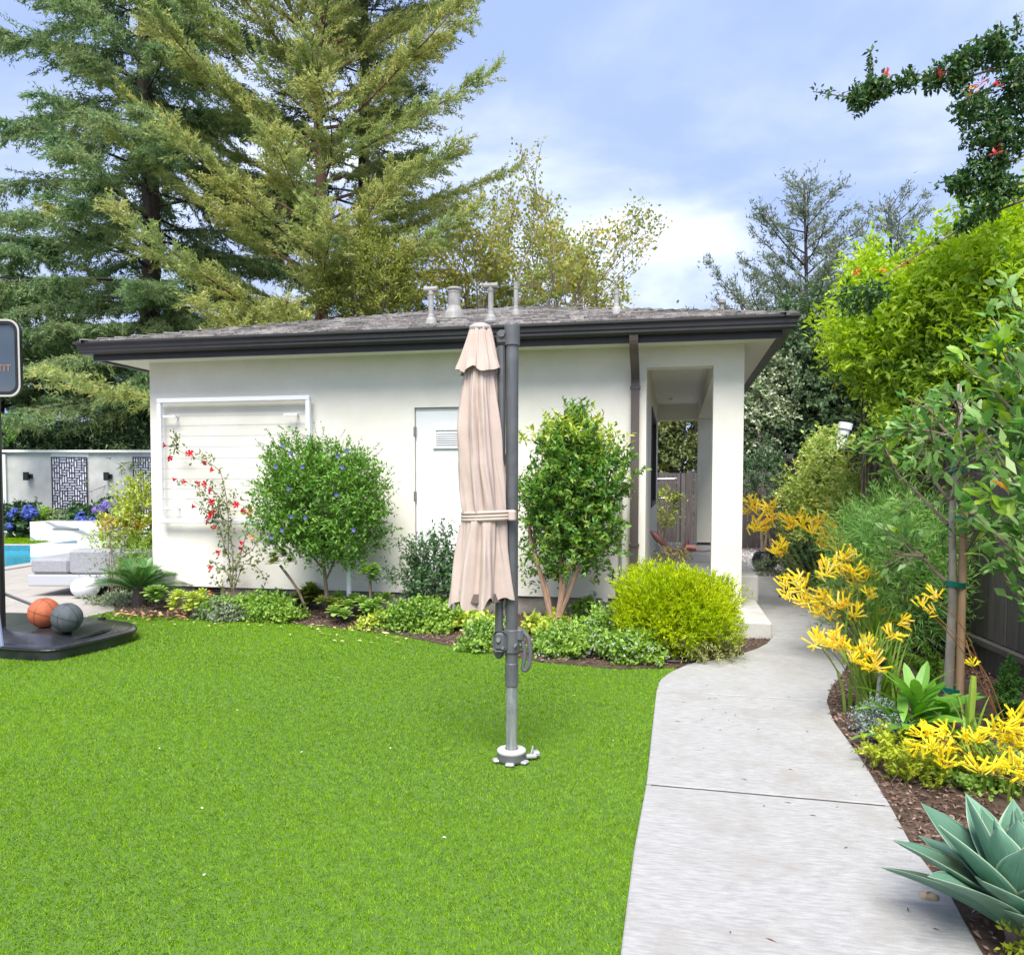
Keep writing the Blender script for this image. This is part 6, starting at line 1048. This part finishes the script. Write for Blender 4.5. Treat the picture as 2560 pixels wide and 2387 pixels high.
obj('branches', join(tube(smoothline([(2.05, 4.5, 0), (2.03, 4.5, .7), (2.08, 4.52, 1.6)], 10), np.linspace(.035, .012, 10), 8), tube(smoothline([(2.05, 4.5, .3), (2.0, 4.4, .8), (1.95, 4.45, 1.3)], 8), np.linspace(.02, .01, 8), 7), *lb_), bark_twig, lau)
lm_ = [meshdata('leaf', *leaf8(.095, .046, dr, .2), fol_bay) for dr in (.1, .3, -.1)]; ly_ = [meshdata('leaf', *leaf8(.09, .046, dr, .2), fol_bayy) for dr in (.1, .25)]; cnt = 0; rest = []
for k in rg.permutation(len(nodes)):
    p, d, yg = nodes[k]
    for _ in range(3):
        if cnt < 298: inst('leaf', (ly_[cnt % 2] if (yg and rg.random() < .72) else lm_[cnt % 3]), lau, orient(p+rg.normal(size=3)*.014, d, rg, rg.uniform(.75, 1.25))); cnt += 1
        else: rest.append((p+rg.normal(size=3)*.02, norm(d+rg.normal(size=3)*.6)))
rp = np.array([a for a, b in rest]); rd = np.array([b for a, b in rest]); n = len(rp); obj('inner_leaves', leafq(rp, rd, norm(rg.normal(size=(n, 3))*.5+[0, -.25, 1]), rg.uniform(.07, .11, n), rg.uniform(.035, .05, n), .2), fol_bay, lau, kind='stuff')
p = at(2521, 1228, Y=4.2); lv_ = inst('turning_leaf', meshdata('turning_leaf', *leaf8(.09, .045, .1, .3), leafmat('orange_bay_leaf', [(.55, .25, .02), (.60, .33, .04)], .4, .4)), lau, orient(p, np.array([-.5, -.2, .9]), rg, 1.))
# yellow green hedge behind the fence, built as separate shrubs
fol_hedge = leafmat('hedge_leaf', [(.16, .31, .02), (.29, .46, .03), (.44, .62, .05), (.60, .70, .10)], .5, .48, (.50, .66, .05), .4, 1.6, .5); fol_hedged = leafmat('hedge_leaf_deep', [(.10, .24, .03), (.19, .36, .045), (.32, .47, .05)], .42, .40, (.42, .52, .04), .4, 1.6, .5)
def hb3(name, label, u, v, Y, r, nt_, lm, seed, L=.065, group='yellow green hedge shrubs behind the fence'):
    p = at(u, v, Y=Y); p[0] = max(p[0], fx(Y)+r[0]*.55) if v > 900 else p[0]; return bushthing(name, label, 'shrub', lm, seed, p, r, nt_, .28, 12, L, L*.42, base=(p[0], Y, 0), nst=8, sr=.02, p=2.3, lump=.28, shell=.3, up=.5, group=group)
hb3('hedge_shrub', 'bright yellow green shrub at the top right, topping the hedge', 2490, 715, 7.6, (.60, .5, .66), 1500, fol_hedge, 501)
hb3('hedge_shrub', 'yellow green shrub in the middle of the hedge below the long cane', 2290, 830, 7.9, (.60, .5, .62), 1500, fol_hedge, 502)
hb3('hedge_shrub', 'green shrub low in the hedge over the white pipe', 2200, 960, 8.2, (.55, .5, .55), 1100, fol_hedged, 503)
hb3('hedge_shrub', 'yellow leaved sprays at the left end of the hedge', 2105, 930, 8.6, (.28, .3, .20), 260, fol_hedge, 504)
hb3('hedge_shrub', 'deeper green shrub at right behind the broad leaved shrub', 2470, 900, 7.4, (.6, .5, .6), 1200, fol_hedged, 505)
hb3('hedge_shrub', 'narrow upright yellow green shoot with orange flowers left of the hedge top', 2185, 740, 8.4, (.20, .25, .40), 330, fol_hedge, 506)
hb3('hedge_shrub', 'green lower shrub behind the fence top and staked tree crown', 2350, 1030, 7.4, (.6, .4, .45), 800, fol_hedged, 507)
hb3('hedge_shrub', 'yellow green shrub filling the far right edge of the frame', 2590, 790, 7.0, (.5, .5, .66), 900, fol_hedge, 508)
# cape honeysuckle with long arching canes
hon = thing('cape_honeysuckle', 'dark green orange flowered climber arching across the top right sky', 'climber', (3.3, 6.6, 0)); fol_hon = leafmat('honeysuckle_leaf', [(.02, .07, .022), (.045, .12, .035), (.09, .18, .05), (.16, .24, .07)], .45, .25); rg = np.random.default_rng(510)
def z7(u, v, Y=6.4): return at(1800+u*.5394, v*.5394, Y=Y)
canes = [[(1560, 400), (1409, 290), (1250, 325), (1100, 375), (930, 365), (780, 400), (640, 460), (430, 425)], [(1560, 860), (1409, 930), (1250, 990), (1080, 1080), (900, 1190), (780, 1270), (640, 1390)], [(1250, 325), (1300, 260), (1380, 160), (1375, 70)], [(1409, 560), (1300, 640), (1180, 640)], [(1409, 850), (1280, 850), (1100, 830), (1000, 850)], [(690, 430), (695, 330), (700, 235)], [(1290, 380), (1220, 430), (1160, 520), (1060, 490)], [(1409, 720), (1340, 755), (1220, 760)], [(1409, 890), (1340, 890)], [(1409, 330), (1330, 480), (1270, 600), (1290, 760), (1240, 950)]]
cv, lp_ = [], []
for k, pl in enumerate(canes):
    P = smoothline([z7(u, v, 6.4+.05*k) for u, v in pl], 26); cv.append(tube(P, np.linspace(.011, .0035, 26), 6, False)); m = 26*len(pl) if k not in (1,) else 30; q = rg.uniform(.1, 1, m); lp_.append(np.stack([np.interp(q, np.linspace(0, 1, 26), P[:, i]) for i in range(3)], 1)+rg.normal(size=(m, 3))*.018)
e0 = z7(1560, 400); e1 = z7(1560, 860); cv += [tube(smoothline([(3.3, 6.6, 0), (3.4, 6.6, 2.), e0], 14), np.linspace(.03, .012, 14), 7), tube(smoothline([(3.3, 6.6, 1.2), (3.5, 6.5, 2.2), e1], 10), np.linspace(.02, .012, 10), 7)]
for u, v, r_, k in ((650, 455, 62, 300), (700, 410, 50, 150), (770, 405, 48, 170), (880, 375, 40, 120), (990, 370, 48, 170), (1080, 320, 62, 240), (1150, 270, 60, 230), (1240, 230, 62, 260), (1290, 180, 45, 120), (1110, 390, 45, 130), (1160, 500, 66, 280), (1250, 610, 88, 480), (1390, 350, 80, 380), (1370, 480, 80, 380), (1400, 640, 60, 240), (1190, 830, 92, 480), (1100, 850, 45, 130), (1270, 760, 66, 300), (1310, 880, 66, 300), (1250, 950, 50, 190), (1180, 1000, 40, 120), (1130, 1040, 30, 60), (640, 1390, 75, 300), (720, 1360, 50, 130), (1330, 260, 40, 90)):
    d = rvec(rg, k); p = z7(u, v, 6.4+rg.normal()*.06); k = int(k*1.5); d = rvec(rg, k); lp_.append(p+d*(rg.uniform(.25, 1, (k, 1))**.5)*r_*.5394/307*(1+.25*np.sin(d[:, :1]*5+u)))
LP = np.vstack(lp_); n = len(LP); obj('canes', join(*cv), bark_twig, hon); obj('foliage', leafq(LP, norm(rg.normal(size=(n, 3))+[0, 0, -.25]), norm(rg.normal(size=(n, 3))*.7+[0, 0, 1]), rg.uniform(.032, .056, n), rg.uniform(.017, .028, n), .2), fol_hon, hon, kind='stuff')
fl_or = leafmat('orange_flower', [(.75, .18, .02), (.80, .28, .03), (.70, .10, .03)], .45, .3); fl_pk = leafmat('coral_flower', [(.70, .08, .10), (.62, .05, .08)], .45, .3)
for u, v, m_ in ((1165, 415, fl_or), (1215, 385, fl_pk), (1290, 395, fl_pk), (635, 1265, fl_or), (755, 1255, fl_or), (850, 1225, fl_or), (770, 340, fl_pk), (1280, 700, fl_pk), (1010, 345, fl_pk)):
    p = z7(u, v, 6.28); d = norm(rg.normal(size=(9, 3))+[0, -.4, .5]); obj('flower', leafq(np.repeat(p[None], 9, 0)+rg.normal(size=(9, 3))*.012, d, rvec(rg, 9), .045, .014), m_, hon)
